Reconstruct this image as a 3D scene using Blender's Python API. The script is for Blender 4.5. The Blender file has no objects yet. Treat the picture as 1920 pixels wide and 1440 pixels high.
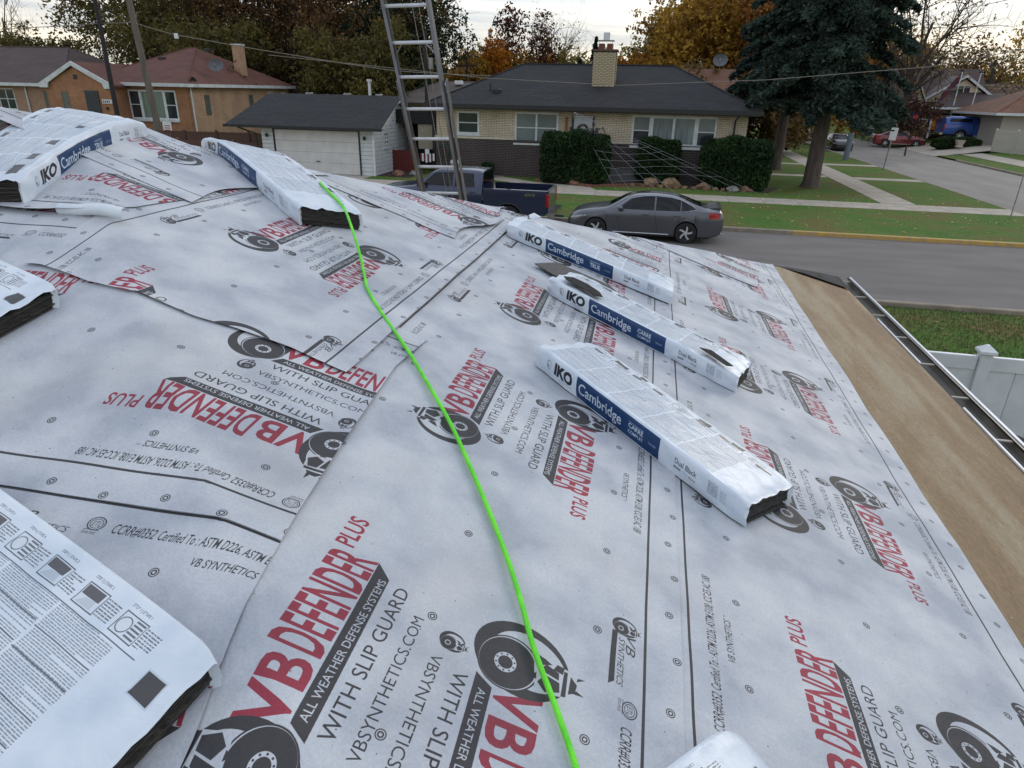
import bpy, math, random
import numpy as np
from mathutils import Vector, Matrix
random.seed(7); RNG = np.random.default_rng(7)
sc = bpy.context.scene
COL = sc.collection

# ------------------------------------------------------------------ camera
H = 4.4
def camera():
    pi, ro, az = math.radians(23.7), math.radians(1.28), math.radians(-11.05)
    F = np.array([0, math.cos(pi), -math.sin(pi)]); R = np.array([1., 0, 0]); U = np.cross(R, F)
    R2 = math.cos(ro)*R + math.sin(ro)*U; U2 = -math.sin(ro)*R + math.cos(ro)*U
    def rz(v): return Vector((v[0]*math.cos(az)+v[1]*math.sin(az), -v[0]*math.sin(az)+v[1]*math.cos(az), v[2]))
    R2, U2, F = rz(R2), rz(U2), rz(F)
    m = Matrix(((R2.x, U2.x, -F.x, 0), (R2.y, U2.y, -F.y, 0), (R2.z, U2.z, -F.z, H), (0, 0, 0, 1)))
    cd = bpy.data.cameras.new('camera'); co = bpy.data.objects.new('camera', cd); COL.objects.link(co)
    co.matrix_world = m; cd.sensor_width = 36; cd.lens = 1250/1920*36; cd.clip_start = .05; cd.clip_end = 2500
    sc.camera = co
camera()

# ------------------------------------------------------------------ sky, sun, exposure
SUN_EL, SUN_AZ = 24, 32      # low autumn sun behind thin cloud, beyond the roofs and to the right
w = bpy.data.worlds.new('World'); sc.world = w; w.use_nodes = True
nt = w.node_tree; nt.nodes.clear(); N = nt.nodes.new; Lk = nt.links.new
out = N('ShaderNodeOutputWorld'); mix = N('ShaderNodeMixShader'); b1 = N('ShaderNodeBackground'); b2 = N('ShaderNodeBackground')
sky = N('ShaderNodeTexSky'); sky.sky_type = 'NISHITA'; sky.sun_disc = False
sky.sun_elevation = math.radians(SUN_EL); sky.sun_rotation = math.radians(SUN_AZ)
Lk(sky.outputs[0], b1.inputs[0]); b1.inputs[1].default_value = .1
tc = N('ShaderNodeTexCoord'); sep = N('ShaderNodeSeparateXYZ'); Lk(tc.outputs['Generated'], sep.inputs[0])
grad = N('ShaderNodeValToRGB'); Lk(sep.outputs[2], grad.inputs[0])
cr = grad.color_ramp; cr.elements[0].position = 0; cr.elements[0].color = (1.0, .84, .60, 1)
cr.elements[1].position = 1; cr.elements[1].color = (.86, .92, 1.01, 1)
for p, c in ((.05, (1.0, .90, .74, 1)), (.12, (.96, .95, .91, 1)), (.3, (.74, .79, .86, 1))):
    e = cr.elements.new(p); e.color = c
mp = N('ShaderNodeMapping'); mp.inputs['Scale'].default_value = (1.3, 1.3, 15); mp.inputs['Rotation'].default_value = (.03, -.05, .3)
Lk(tc.outputs['Generated'], mp.inputs[0])
nz = N('ShaderNodeTexNoise'); nz.inputs['Scale'].default_value = 1.7; nz.inputs['Detail'].default_value = 7; nz.inputs['Roughness'].default_value = .55
nz.inputs['Distortion'].default_value = .5
Lk(mp.outputs[0], nz.inputs[0])
cl = N('ShaderNodeValToRGB'); Lk(nz.outputs[0], cl.inputs[0])
cl.color_ramp.elements[0].position = .43; cl.color_ramp.elements[0].color = (.55, .62, .74, 1)
cl.color_ramp.elements[1].position = .59; cl.color_ramp.elements[1].color = (1, 1, 1, 1)
mul = N('ShaderNodeMixRGB'); mul.blend_type = 'MULTIPLY'; mul.inputs[0].default_value = .9
Lk(grad.outputs[0], mul.inputs[1]); Lk(cl.outputs[0], mul.inputs[2])
Lk(mul.outputs[0], b2.inputs[0]); b2.inputs[1].default_value = 1.22
mix.inputs[0].default_value = .9
Lk(b1.outputs[0], mix.inputs[1]); Lk(b2.outputs[0], mix.inputs[2]); Lk(mix.outputs[0], out.inputs[0])
sl = bpy.data.lights.new('sun', 'SUN'); sl.energy = .55; sl.angle = math.radians(14); sl.color = (1, .9, .76)
so = bpy.data.objects.new('sun', sl); COL.objects.link(so)
a, e_ = math.radians(SUN_AZ), math.radians(SUN_EL)
so.rotation_euler = (-Vector((math.sin(a)*math.cos(e_), math.cos(a)*math.cos(e_), math.sin(e_)))).to_track_quat('-Z', 'Y').to_euler()
vs = sc.view_settings; vs.view_transform = 'Standard'; vs.look = 'None'; vs.exposure = 0.12; vs.gamma = 1
vs.use_curve_mapping = False

# ------------------------------------------------------------------ materials
def new_mat(name):
    m = bpy.data.materials.new(name); m.use_nodes = True; return m, m.node_tree, m.node_tree.nodes['Principled BSDF']
_mc = {}
def mat(name, c, rough=.7, c2=None, scale=8, bump=0, bscale=None, metal=0, spec=.5, detail=4, stretch=None, coord='Object', contrast=.5, lo=.35, hi=.65):
    """principled with a noise mix of two colours and fine relief"""
    if name in _mc: return _mc[name]
    m, t, p = new_mat(name); L = t.links.new
    p.inputs['Roughness'].default_value = rough; p.inputs['Metallic'].default_value = metal
    p.inputs['Specular IOR Level'].default_value = spec
    tc = t.nodes.new('ShaderNodeTexCoord'); src = tc.outputs[coord]
    if stretch:
        mp = t.nodes.new('ShaderNodeMapping'); mp.inputs['Scale'].default_value = stretch; L(src, mp.inputs[0]); src = mp.outputs[0]
    if c2 is None: c2 = tuple(x*.82 for x in c)
    n = t.nodes.new('ShaderNodeTexNoise'); n.inputs['Scale'].default_value = scale; n.inputs['Detail'].default_value = detail
    L(src, n.inputs[0])
    r = t.nodes.new('ShaderNodeValToRGB'); L(n.outputs[0], r.inputs[0])
    r.color_ramp.elements[0].position = lo; r.color_ramp.elements[0].color = (*c2, 1)
    r.color_ramp.elements[1].position = hi; r.color_ramp.elements[1].color = (*c, 1)
    L(r.outputs[0], p.inputs['Base Color'])
    if bump:
        n2 = t.nodes.new('ShaderNodeTexNoise'); n2.inputs['Scale'].default_value = bscale or scale*4; n2.inputs['Detail'].default_value = 5
        L(src, n2.inputs[0]); b = t.nodes.new('ShaderNodeBump'); b.inputs['Strength'].default_value = bump; b.inputs['Distance'].default_value = .02
        L(n2.outputs[0], b.inputs['Height']); L(b.outputs[0], p.inputs['Normal'])
    _mc[name] = m; return m
def courses(name, ca, cb, cm, bw, bh, mortar, zs=1.0, rough=.85, off=.5, bump=.4, dirt=None):
    """bricks or shingle courses on far walls and roofs: u = x+y, v = z"""
    if name in _mc: return _mc[name]
    m, t, p = new_mat(name); L = t.links.new; p.inputs['Roughness'].default_value = rough
    tc = t.nodes.new('ShaderNodeTexCoord'); s = t.nodes.new('ShaderNodeSeparateXYZ'); L(tc.outputs['Object'], s.inputs[0])
    ad = t.nodes.new('ShaderNodeMath'); L(s.outputs[0], ad.inputs[0]); L(s.outputs[1], ad.inputs[1])
    mz = t.nodes.new('ShaderNodeMath'); mz.operation = 'MULTIPLY'; L(s.outputs[2], mz.inputs[0]); mz.inputs[1].default_value = zs
    cx = t.nodes.new('ShaderNodeCombineXYZ'); L(ad.outputs[0], cx.inputs[0]); L(mz.outputs[0], cx.inputs[1])
    br = t.nodes.new('ShaderNodeTexBrick'); L(cx.outputs[0], br.inputs[0])
    br.inputs['Scale'].default_value = 1; br.inputs['Brick Width'].default_value = bw; br.inputs['Row Height'].default_value = bh
    br.inputs['Mortar Size'].default_value = mortar; br.inputs['Mortar Smooth'].default_value = .2; br.offset = off
    br.inputs['Color1'].default_value = (*ca, 1); br.inputs['Color2'].default_value = (*cb, 1); br.inputs['Mortar'].default_value = (*cm, 1)
    n = t.nodes.new('ShaderNodeTexNoise'); n.inputs['Scale'].default_value = .9; n.inputs['Detail'].default_value = 6; L(tc.outputs['Object'], n.inputs[0])
    r = t.nodes.new('ShaderNodeMapRange'); L(n.outputs[0], r.inputs[0]); r.inputs[1].default_value = .3; r.inputs[2].default_value = .7
    r.inputs[3].default_value = .78; r.inputs[4].default_value = 1.12
    mu = t.nodes.new('ShaderNodeMixRGB'); mu.blend_type = 'MULTIPLY'; mu.inputs[0].default_value = 1; L(br.outputs[0], mu.inputs[1]); L(r.outputs[0], mu.inputs[2])
    L(mu.outputs[0], p.inputs['Base Color'])
    b = t.nodes.new('ShaderNodeBump'); b.inputs['Strength'].default_value = bump; b.inputs['Distance'].default_value = .012; b.invert = True
    L(br.outputs['Fac'], b.inputs['Height']); L(b.outputs[0], p.inputs['Normal'])
    _mc[name] = m; return m
def leaf_mat(name, c, c2, c3=None, scale=.6):
    if name in _mc: return _mc[name]
    m, t, p = new_mat(name); L = t.links.new; p.inputs['Roughness'].default_value = .65; p.inputs['Specular IOR Level'].default_value = .25
    tc = t.nodes.new('ShaderNodeTexCoord'); n = t.nodes.new('ShaderNodeTexNoise'); n.inputs['Scale'].default_value = scale; L(tc.outputs['Object'], n.inputs[0])
    g = t.nodes.new('ShaderNodeNewGeometry'); ad = t.nodes.new('ShaderNodeMath'); ad.operation = 'MULTIPLY_ADD'
    L(g.outputs['Random Per Island'], ad.inputs[0]); ad.inputs[1].default_value = .55; L(n.outputs[0], ad.inputs[2])
    r = t.nodes.new('ShaderNodeValToRGB'); L(ad.outputs[0], r.inputs[0]); r.color_ramp.elements[0].position = .45; r.color_ramp.elements[0].color = (*c2, 1)
    r.color_ramp.elements[1].position = 1.0; r.color_ramp.elements[1].color = (*(c3 or c), 1)
    e = r.color_ramp.elements.new(.72); e.color = (*c, 1)
    L(r.outputs[0], p.inputs['Base Color'])
    tr = t.nodes.new('ShaderNodeBsdfTranslucent'); L(r.outputs[0], tr.inputs[0]); ms = t.nodes.new('ShaderNodeMixShader'); ms.inputs[0].default_value = .3
    o = t.nodes['Material Output']; L(p.outputs[0], ms.inputs[1]); L(tr.outputs[0], ms.inputs[2]); L(ms.outputs[0], o.inputs[0])
    _mc[name] = m; return m
WHITE = mat('white_vinyl', (.72, .74, .76), .45, scale=3, bump=.05)
TRIM = mat('white_trim', (.62, .64, .64), .5, scale=3)
BLACKTRIM = mat('black_trim', (.012, .012, .014), .4)
GLASS = mat('window_glass', (.035, .045, .05), .08, (.02, .025, .03), scale=1.5, spec=.8)
CURTAIN = mat('curtained_glass', (.20, .25, .25), .12, (.10, .13, .14), scale=2.2, stretch=(5, 5, .3), spec=.8)
BLIND = mat('blind_glass', (.17, .21, .20), .12, (.13, .16, .16), scale=1, spec=.8)
CREAM = courses('cream_brick', (.64, .55, .41), (.55, .46, .33), (.19, .15, .10), .29, .085, .011)
CHIMB = mat('cream_brick_loose', (.50, .42, .27), .85, (.34, .27, .17), scale=9, bump=.3)
MORTAR = mat('dark_mortar', (.10, .085, .065), .95, scale=20, bump=.3)
DARKB = courses('dark_brick', (.030, .020, .020), (.045, .028, .026), (.15, .13, .12), .30, .085, .010)
ORANGEB = courses('orange_brick', (.42, .195, .095), (.33, .145, .072), (.22, .13, .08), .22, .075, .008)
TANB = courses('tan_brick', (.50, .31, .19), (.42, .25, .15), (.27, .19, .13), .22, .075, .008)
BLACKSH = courses('black_shingle', (.015, .0148, .0165), (.024, .0235, .026), (.005, .005, .005), .9, .30, .035, zs=3.1)
REDSH = courses('red_shingle', (.14, .050, .032), (.11, .040, .028), (.05, .02, .015), .9, .14, .01, zs=2.6)
BROWNSH = courses('brown_shingle', (.085, .055, .048), (.07, .046, .042), (.03, .02, .018), .9, .14, .01, zs=2.6)
RUSTSH = courses('rust_shingle', (.20, .085, .045), (.14, .06, .035), (.07, .035, .02), .45, .16, .012, zs=2.6)
GREYSH = courses('grey_shingle', (.15, .12, .105), (.12, .10, .09), (.07, .06, .05), .6, .14, .01, zs=2.6)
ASPHALT = mat('asphalt', (.175, .158, .145), .9, (.135, .122, .112), scale=1.2, bump=.3, bscale=160, stretch=(.35, 1, 1))
CONCRETE = mat('concrete', (.45, .395, .325), .9, (.36, .31, .25), scale=1.2, bump=.2, bscale=40)
CURBM = mat('curb_concrete', (.30, .25, .19), .9, (.21, .17, .13), scale=3, bump=.2, bscale=40)
YELLOWP = mat('worn_yellow_paint', (.50, .31, .06), .8, (.36, .25, .12), scale=5, bump=.2)
SIDEST = mat('pale_road_concrete', (.27, .245, .215), .9, (.215, .195, .172), scale=.8, bump=.2, bscale=60, stretch=(1, .3, 1))
def grass_mat():
    m, t, p = new_mat('lawn_grass'); L = t.links.new; p.inputs['Roughness'].default_value = .9; p.inputs['Specular IOR Level'].default_value = .1
    tc = t.nodes.new('ShaderNodeTexCoord')
    def noise(s, d=4):
        n = t.nodes.new('ShaderNodeTexNoise'); n.inputs['Scale'].default_value = s; n.inputs['Detail'].default_value = d; L(tc.outputs['Object'], n.inputs[0]); return n.outputs[0]
    r = t.nodes.new('ShaderNodeValToRGB'); L(noise(.55, 6), r.inputs[0])
    r.color_ramp.elements[0].position = .36; r.color_ramp.elements[0].color = (.16, .145, .05, 1)
    r.color_ramp.elements[1].position = .62; r.color_ramp.elements[1].color = (.090, .175, .035, 1)
    e = r.color_ramp.elements.new(.5); e.color = (.120, .180, .045, 1)
    r2 = t.nodes.new('ShaderNodeMapRange'); L(noise(30, 3), r2.inputs[0]); r2.inputs[1].default_value = .3; r2.inputs[2].default_value = .7; r2.inputs[3].default_value = .55; r2.inputs[4].default_value = 1.35
    mu = t.nodes.new('ShaderNodeMixRGB'); mu.blend_type = 'MULTIPLY'; mu.inputs[0].default_value = 1; L(r.outputs[0], mu.inputs[1]); L(r2.outputs[0], mu.inputs[2])
    L(mu.outputs[0], p.inputs['Base Color'])
    b = t.nodes.new('ShaderNodeBump'); b.inputs['Strength'].default_value = .8; b.inputs['Distance'].default_value = .05; L(noise(45, 3), b.inputs['Height']); L(b.outputs[0], p.inputs['Normal'])
    return m
GRASS = grass_mat()
SOIL = mat('mulch_soil', (.045, .028, .02), .95, (.03, .02, .015), scale=6, bump=.5)
ALU = mat('aluminium', (.60, .61, .63), .35, (.50, .51, .52), scale=14, metal=.35)
ALUD = mat('aluminium_rail', (.30, .30, .31), .3, (.20, .20, .205), scale=10, metal=.6, stretch=(1, 1, .2))
BARK = mat('bark', (.085, .062, .048), .95, (.05, .036, .03), scale=5, bump=.7, bscale=14, stretch=(1, 1, .25))
GBARK = mat('grey_bark', (.13, .10, .085), .95, (.075, .058, .05), scale=6, bump=.7, bscale=16, stretch=(1, 1, .25))
POLEW = mat('weathered_pole_wood', (.17, .14, .115), .9, (.11, .09, .075), scale=4, bump=.3, stretch=(3, 3, .2))
POLED = mat('dark_pole_wood', (.035, .032, .034), .9, (.025, .022, .022), scale=4, bump=.3, stretch=(3, 3, .2))
WIRE = mat('wire_sheath', (.05, .045, .04), .6)
WIREL = mat('pale_wire', (.24, .21, .18), .6)
RUBBER = mat('tyre_rubber', (.014, .014, .015), .75, scale=20, bump=.1)
RIMM = mat('machined_rim', (.62, .62, .64), .3, metal=.3, scale=9)
DARKP = mat('dark_plastic', (.014, .014, .016), .45)
REDL = mat('red_tail_lens', (.42, .012, .018), .12, (.25, .006, .01), scale=14)
CHROME = mat('chrome', (.6, .61, .63), .15, metal=1)
def paint(name, c, metal=.35):
    m = mat(name, c, .28, tuple(x*.92 for x in c), scale=2, metal=metal, spec=.6)
    p = m.node_tree.nodes['Principled BSDF']; p.inputs['Coat Weight'].default_value = .8; p.inputs['Coat Roughness'].default_value = .06
    return m
GREYCAR = paint('grey_car_paint', (.085, .088, .102), .45)
NAVYCAR = paint('navy_car_paint', (.013, .022, .060), .3)
REDCAR = paint('red_car_paint', (.17, .012, .016))
BLUECAR = paint('bright_blue_paint', (.016, .065, .30))
BLACKCAR = paint('black_car_paint', (.008, .010, .014))

# ------------------------------------------------------------------ object helpers
def tag(o, label=None, cat=None, group=None, kind=None):
    if label: o['label'] = label
    if cat: o['category'] = cat
    if group: o['group'] = group
    if kind: o['kind'] = kind
    return o
def empty(name, loc, rz=0, label=None, cat=None, group=None):
    o = bpy.data.objects.new(name, None); COL.objects.link(o); o.location = loc; o.rotation_euler = (0, 0, rz)
    o.empty_display_size = .2
    return tag(o, label, cat, group)
def link(name, me, parent=None, loc=None, rz=0):
    o = bpy.data.objects.new(name, me); COL.objects.link(o)
    if parent is not None: o.parent = parent
    if loc is not None: o.location = loc
    if rz: o.rotation_euler = (0, 0, rz)
    return o
class MB:
    def __init__(s): s.v = []; s.f = []; s.m = []; s.uv = {}
    def add(s, vs, fs, mi=0):
        k = len(s.v); s.v += [tuple(v) for v in vs]; s.f += [tuple(i+k for i in f) for f in fs]; s.m += [mi]*len(fs); return k
    def box(s, x0, x1, y0, y1, z0, z1, mi=0):
        v = [(x0, y0, z0), (x1, y0, z0), (x1, y1, z0), (x0, y1, z0), (x0, y0, z1), (x1, y0, z1), (x1, y1, z1), (x0, y1, z1)]
        s.add(v, [(0, 3, 2, 1), (4, 5, 6, 7), (0, 1, 5, 4), (1, 2, 6, 5), (2, 3, 7, 6), (3, 0, 4, 7)], mi); return s
    def bbox(s, x0, x1, y0, y1, z0, z1, b, mi=0):
        """box with chamfered vertical and top edges"""
        ring = lambda i, z: [(x0+i+b, y0+i, z), (x1-i-b, y0+i, z), (x1-i, y0+i+b, z), (x1-i, y1-i-b, z), (x1-i-b, y1-i, z), (x0+i+b, y1-i, z), (x0+i, y1-i-b, z), (x0+i, y0+i+b, z)]
        s.loft([ring(0, z0), ring(0, z1-b), ring(b*.7, z1)], mi, True); return s
    def loft(s, rings, mi=0, caps=True, closed=True):
        n = len(rings[0]); vs = [p for r in rings for p in r]; fs = []
        for i in range(len(rings)-1):
            for j in range(n if closed else n-1):
                a = i*n+j; b = i*n+(j+1) % n; fs.append((a, b, b+n, a+n))
        if caps: fs.append(tuple(range(n-1, -1, -1))); fs.append(tuple((len(rings)-1)*n+j for j in range(n)))
        s.add(vs, fs, mi); return s
    def tube(s, pts, r, n=8, mi=0, caps=True):
        pts = [Vector(p) for p in pts]; rs = r if hasattr(r, '__len__') else [r]*len(pts); rings = []
        up = Vector((0, 0, 1)); prev = None
        for i, p in enumerate(pts):
            d = (pts[min(i+1, len(pts)-1)]-pts[max(i-1, 0)]).normalized()
            if prev is None:
                a = d.cross(up) if abs(d.z) < .95 else d.cross(Vector((1, 0, 0)))
            else: a = prev - d*prev.dot(d)
            a.normalize(); prev = a; b = d.cross(a)
            rings.append([tuple(p+(a*math.cos(2*math.pi*k/n)+b*math.sin(2*math.pi*k/n))*rs[i]) for k in range(n)])
        return s.loft(rings, mi, caps)
    def prism(s, poly, axis, a, b, mi=0):
        """polygon extruded along an axis; poly in the other two coordinates (in xyz order)"""
        def P(p, t): return {0: (t, p[0], p[1]), 1: (p[0], t, p[1]), 2: (p[0], p[1], t)}[axis]
        n = len(poly); vs = [P(p, a) for p in poly]+[P(p, b) for p in poly]
        fs = [tuple(range(n-1, -1, -1)), tuple(range(n, 2*n))]+[(i, (i+1) % n, (i+1) % n+n, i+n) for i in range(n)]
        s.add(vs, fs, mi); return s
    def blob(s, c, r, seed=0, n=10, m=7, amp=.15, mi=0):
        rg = random.Random(seed); ph = [rg.uniform(0, 6) for _ in range(6)]; rings = []
        for i in range(m+1):
            th = math.pi*(i+.02)/(m+.04); ring = []
            for j in range(n):
                f = 2*math.pi*j/n; k = 1+amp*(math.sin(3*f+ph[0])*math.sin(2*th+ph[1])+.7*math.sin(2*f+ph[2]+3*th))
                ring.append((c[0]+r[0]*k*math.sin(th)*math.cos(f), c[1]+r[1]*k*math.sin(th)*math.sin(f), c[2]+r[2]*k*math.cos(th)))
            rings.append(ring)
        return s.loft(rings, mi)
    def mesh(s, name, mats, smooth=False, fix=True):
        me = bpy.data.meshes.new(name); me.from_pydata(s.v, [], s.f)
        for m in (mats if isinstance(mats, (list, tuple)) else [mats]): me.materials.append(m)
        if any(s.m): me.polygons.foreach_set('material_index', s.m)
        if fix:
            import bmesh
            bm = bmesh.new(); bm.from_mesh(me); bmesh.ops.recalc_face_normals(bm, faces=bm.faces); bm.to_mesh(me); bm.free()
        if smooth:
            me.polygons.foreach_set('use_smooth', [True]*len(me.polygons)); me.set_sharp_from_angle(angle=math.radians(38))
        me.update(); return me
    def build(s, name, mats, parent=None, loc=None, rz=0, smooth=False):
        return link(name, s.mesh(name, mats, smooth), parent, loc, rz)
def np_mesh(name, V, Fq, m, parent=None, loc=None, smooth=False, uv=None, fn=4):
    me = bpy.data.meshes.new(name); V = np.asarray(V, np.float32); Fq = np.asarray(Fq, np.int32); nf = len(Fq)
    me.vertices.add(len(V)); me.vertices.foreach_set('co', V.ravel()); me.loops.add(nf*fn); me.loops.foreach_set('vertex_index', Fq.ravel())
    me.polygons.add(nf); me.polygons.foreach_set('loop_start', np.arange(0, nf*fn, fn, dtype=np.int32))
    for mm in (m if isinstance(m, (list, tuple)) else [m]): me.materials.append(mm)
    if uv is not None:
        ul = me.uv_layers.new(name='UVMap'); ul.data.foreach_set('uv', np.asarray(uv, np.float32)[Fq.ravel()].ravel())
    if smooth: me.polygons.foreach_set('use_smooth', [True]*nf)
    me.update(calc_edges=True); me.validate()
    return link(name, me, parent, loc)
def structure(o): o['kind'] = 'structure'; return o
def copy_thing(root, loc, rz=None, label=None):
    r = root.copy(); COL.objects.link(r); r.location = loc
    if rz is not None: r.rotation_euler = (0, 0, rz)
    if label: r['label'] = label
    def rec(src, dst):
        for ch in src.children:
            c = ch.copy(); COL.objects.link(c); c.parent = dst; rec(ch, c)
    rec(root, r); return r

# ------------------------------------------------------------------ printed artwork, rasterised here
_gc = {}
def glyphs(text, bold=0.0, shear=0.0):
    k = (text, bold, shear)
    if k in _gc: return _gc[k]
    cu = bpy.data.curves.new('t', 'FONT'); cu.body = text; cu.offset = bold; cu.shear = shear; cu.resolution_u = 3
    o = bpy.data.objects.new('t', cu); COL.objects.link(o)
    dg = bpy.context.evaluated_depsgraph_get(); me = o.evaluated_get(dg).to_mesh(); me.calc_loop_triangles()
    v = np.empty(len(me.vertices)*3, np.float32); me.vertices.foreach_get('co', v); v = v.reshape(-1, 3)[:, :2].astype(float)
    f = np.empty(len(me.loop_triangles)*3, np.int32); me.loop_triangles.foreach_get('vertices', f); f = f.reshape(-1, 3)
    o.evaluated_get(dg).to_mesh_clear(); bpy.data.objects.remove(o); bpy.data.curves.remove(cu)
    _gc[k] = (v, f); return _gc[k]
CAP = None
class Canvas:
    """colour raster addressed in metres; rows follow the second coordinate"""
    def __init__(s, w, h, ppm, wrap=False, ss=2):
        s.W = int(round(w*ppm)); s.Hh = int(round(h*ppm)); s.ss = ss; s.wrap = wrap; s.w = w
        s.sx = s.W*ss/w; s.sy = s.Hh*ss/h; s.o = 0.0
        s.a = np.ones((s.Hh*ss, s.W*ss, 3), np.float16); s.wm = w
    def tris(s, P, F, col):
        P = np.asarray(P, float); offs = (-s.wm, 0, s.wm) if s.wrap else (0,)
        Hn, Wn = s.a.shape[:2]; col = np.array(col, np.float16)
        for du in offs:
            Q = np.empty_like(P); Q[:, 0] = (P[:, 0]+du)*s.sx; Q[:, 1] = (P[:, 1]+s.o)*s.sy
            if Q[:, 0].max() < 0 or Q[:, 0].min() > Wn: continue
            T = Q[F]
            for t in T:
                x0 = max(int(t[:, 0].min()), 0); x1 = min(int(t[:, 0].max())+2, Wn); y0 = max(int(t[:, 1].min()), 0); y1 = min(int(t[:, 1].max())+2, Hn)
                if x1 <= x0 or y1 <= y0: continue
                d = (t[1, 0]-t[0, 0])*(t[2, 1]-t[0, 1])-(t[2, 0]-t[0, 0])*(t[1, 1]-t[0, 1])
                if abs(d) < 1e-9: continue
                X = np.arange(x0, x1)[None]+.5; Y = np.arange(y0, y1)[:, None]+.5
                a = ((t[1, 0]-X)*(t[2, 1]-Y)-(t[2, 0]-X)*(t[1, 1]-Y))/d; b = ((t[2, 0]-X)*(t[0, 1]-Y)-(t[0, 0]-X)*(t[2, 1]-Y))/d
                m = (a >= -1e-6) & (b >= -1e-6) & (a+b <= 1+1e-6); s.a[y0:y1, x0:x1][m] = col
    def poly(s, pts, col):
        n = len(pts); F = np.array([(0, i, i+1) for i in range(1, n-1)]); s.tris(pts, F, col)
    def rect(s, x0, y0, x1, y1, col):
        if s.wrap: return s.poly([(x0, y0), (x1, y0), (x1, y1), (x0, y1)], col)
        s.a[max(0, int((y0+s.o)*s.sy)):max(0, int(math.ceil((y1+s.o)*s.sy))), max(0, int(x0*s.sx)):max(0, int(math.ceil(x1*s.sx)))] = col
    def ell(s, cx, cy, rx, ry, col, rot=0, n=40):
        c, q = math.cos(rot), math.sin(rot)
        s.poly([(cx+rx*math.cos(t)*c-ry*math.sin(t)*q, cy+rx*math.cos(t)*q+ry*math.sin(t)*c) for t in np.linspace(0, 2*math.pi, n, endpoint=False)], col)
    def text(s, txt, x, yb, length, cap, col, rev=False, bold=0., shear=0., up=-1):
        """baseline at yb starting at x; rev turns the line by 180 degrees; up=-1: letter tops lie at smaller y"""
        global CAP
        if CAP is None: v, _ = glyphs('H'); CAP = v[:, 1].max()
        v, f = glyphs(txt, bold, shear); w0, w1 = v[:, 0].min(), v[:, 0].max()
        tx = (v[:, 0]-w0)*(length/(w1-w0)); ty = v[:, 1]*(cap/CAP)
        P = np.stack([x-tx, yb-up*ty] if rev else [x+tx, yb+up*ty], 1); s.tris(P, f, col)
    def image(s, name):
        a = s.a.astype(np.float32).reshape(s.Hh, s.ss, s.W, s.ss, 3).mean((1, 3))
        px = np.ones((s.Hh, s.W, 4), np.float32); px[..., :3] = a
        im = bpy.data.images.new(name, s.W, s.Hh, float_buffer=False, alpha=False); im.colorspace_settings.name = 'Non-Color'
        im.pixels.foreach_set(px.ravel()); im.update(); im.pack(); return im
INK = (.10, .092, .090); RED = (.60, .075, .11); WH = (1, 1, 1)
CU = 1.14; CVO = .10; CVH = 1.22
def tyre(c, cx, cy, k, sg, small=False):
    """bull and wheel emblem; (cx, cy) disc centre, sg=+1 reversed group, -1 rotated by 180 degrees"""
    q = lambda v, u: (cx+sg*(u-.982)*k, cy+sg*(v-.716)*k)      # offsets given for the reversed group
    def el(v, u, rv, ru, col, rot=0): p = q(v, u); c.ell(p[0], p[1], ru*k, rv*k, col, rot)
    el(.747, 1.004, .106, .088, INK, .25 if sg > 0 else .25)
    el(.762, 1.006, .084, .064, WH, .3)
    el(.722, .984, .066, .066, INK)
    el(.722, .984, .0625, .0625, WH); el(.7205, .983, .0605, .0605, INK)
    el(.716, .982, .0235, .0235, WH); el(.716, .982, .0155, .0155, INK)
    for i in range(10):
        t = i*math.pi/5; el(.716+.0195*math.sin(t), .982+.0195*math.cos(t), .0022, .0022, INK)
    P = lambda pts, col: c.poly([q(*p) for p in pts], col)
    P([(.770, 1.030), (.865, 1.022), (.868, .958), (.785, .945)], WH)
    P([(.787, .968), (.805, .950), (.835, .962), (.832, .985), (.800, .992)], INK)
    P([(.786, 1.000), (.810, .995), (.830, .990), (.828, 1.008), (.800, 1.018)], INK)
    P([(.775, 1.035), (.790, 1.012), (.812, 1.022), (.795, 1.030)], INK)
    P([(.815, 1.012), (.836, 1.008), (.838, 1.026), (.822, 1.028)], INK)
    P([(.838, .955), (.848, .957), (.846, 1.018), (.838, 1.018)], INK)
    P([(.852, .966), (.866, .975), (.868, .996), (.853, 1.012)], INK)
    P([(.866, 1.004), (.884, 1.016), (.868, 1.014)], INK); P([(.862, .972), (.886, .974), (.868, .982)], INK)
    P([(.770, .978), (.784, .972), (.782, .990)], INK)
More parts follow.
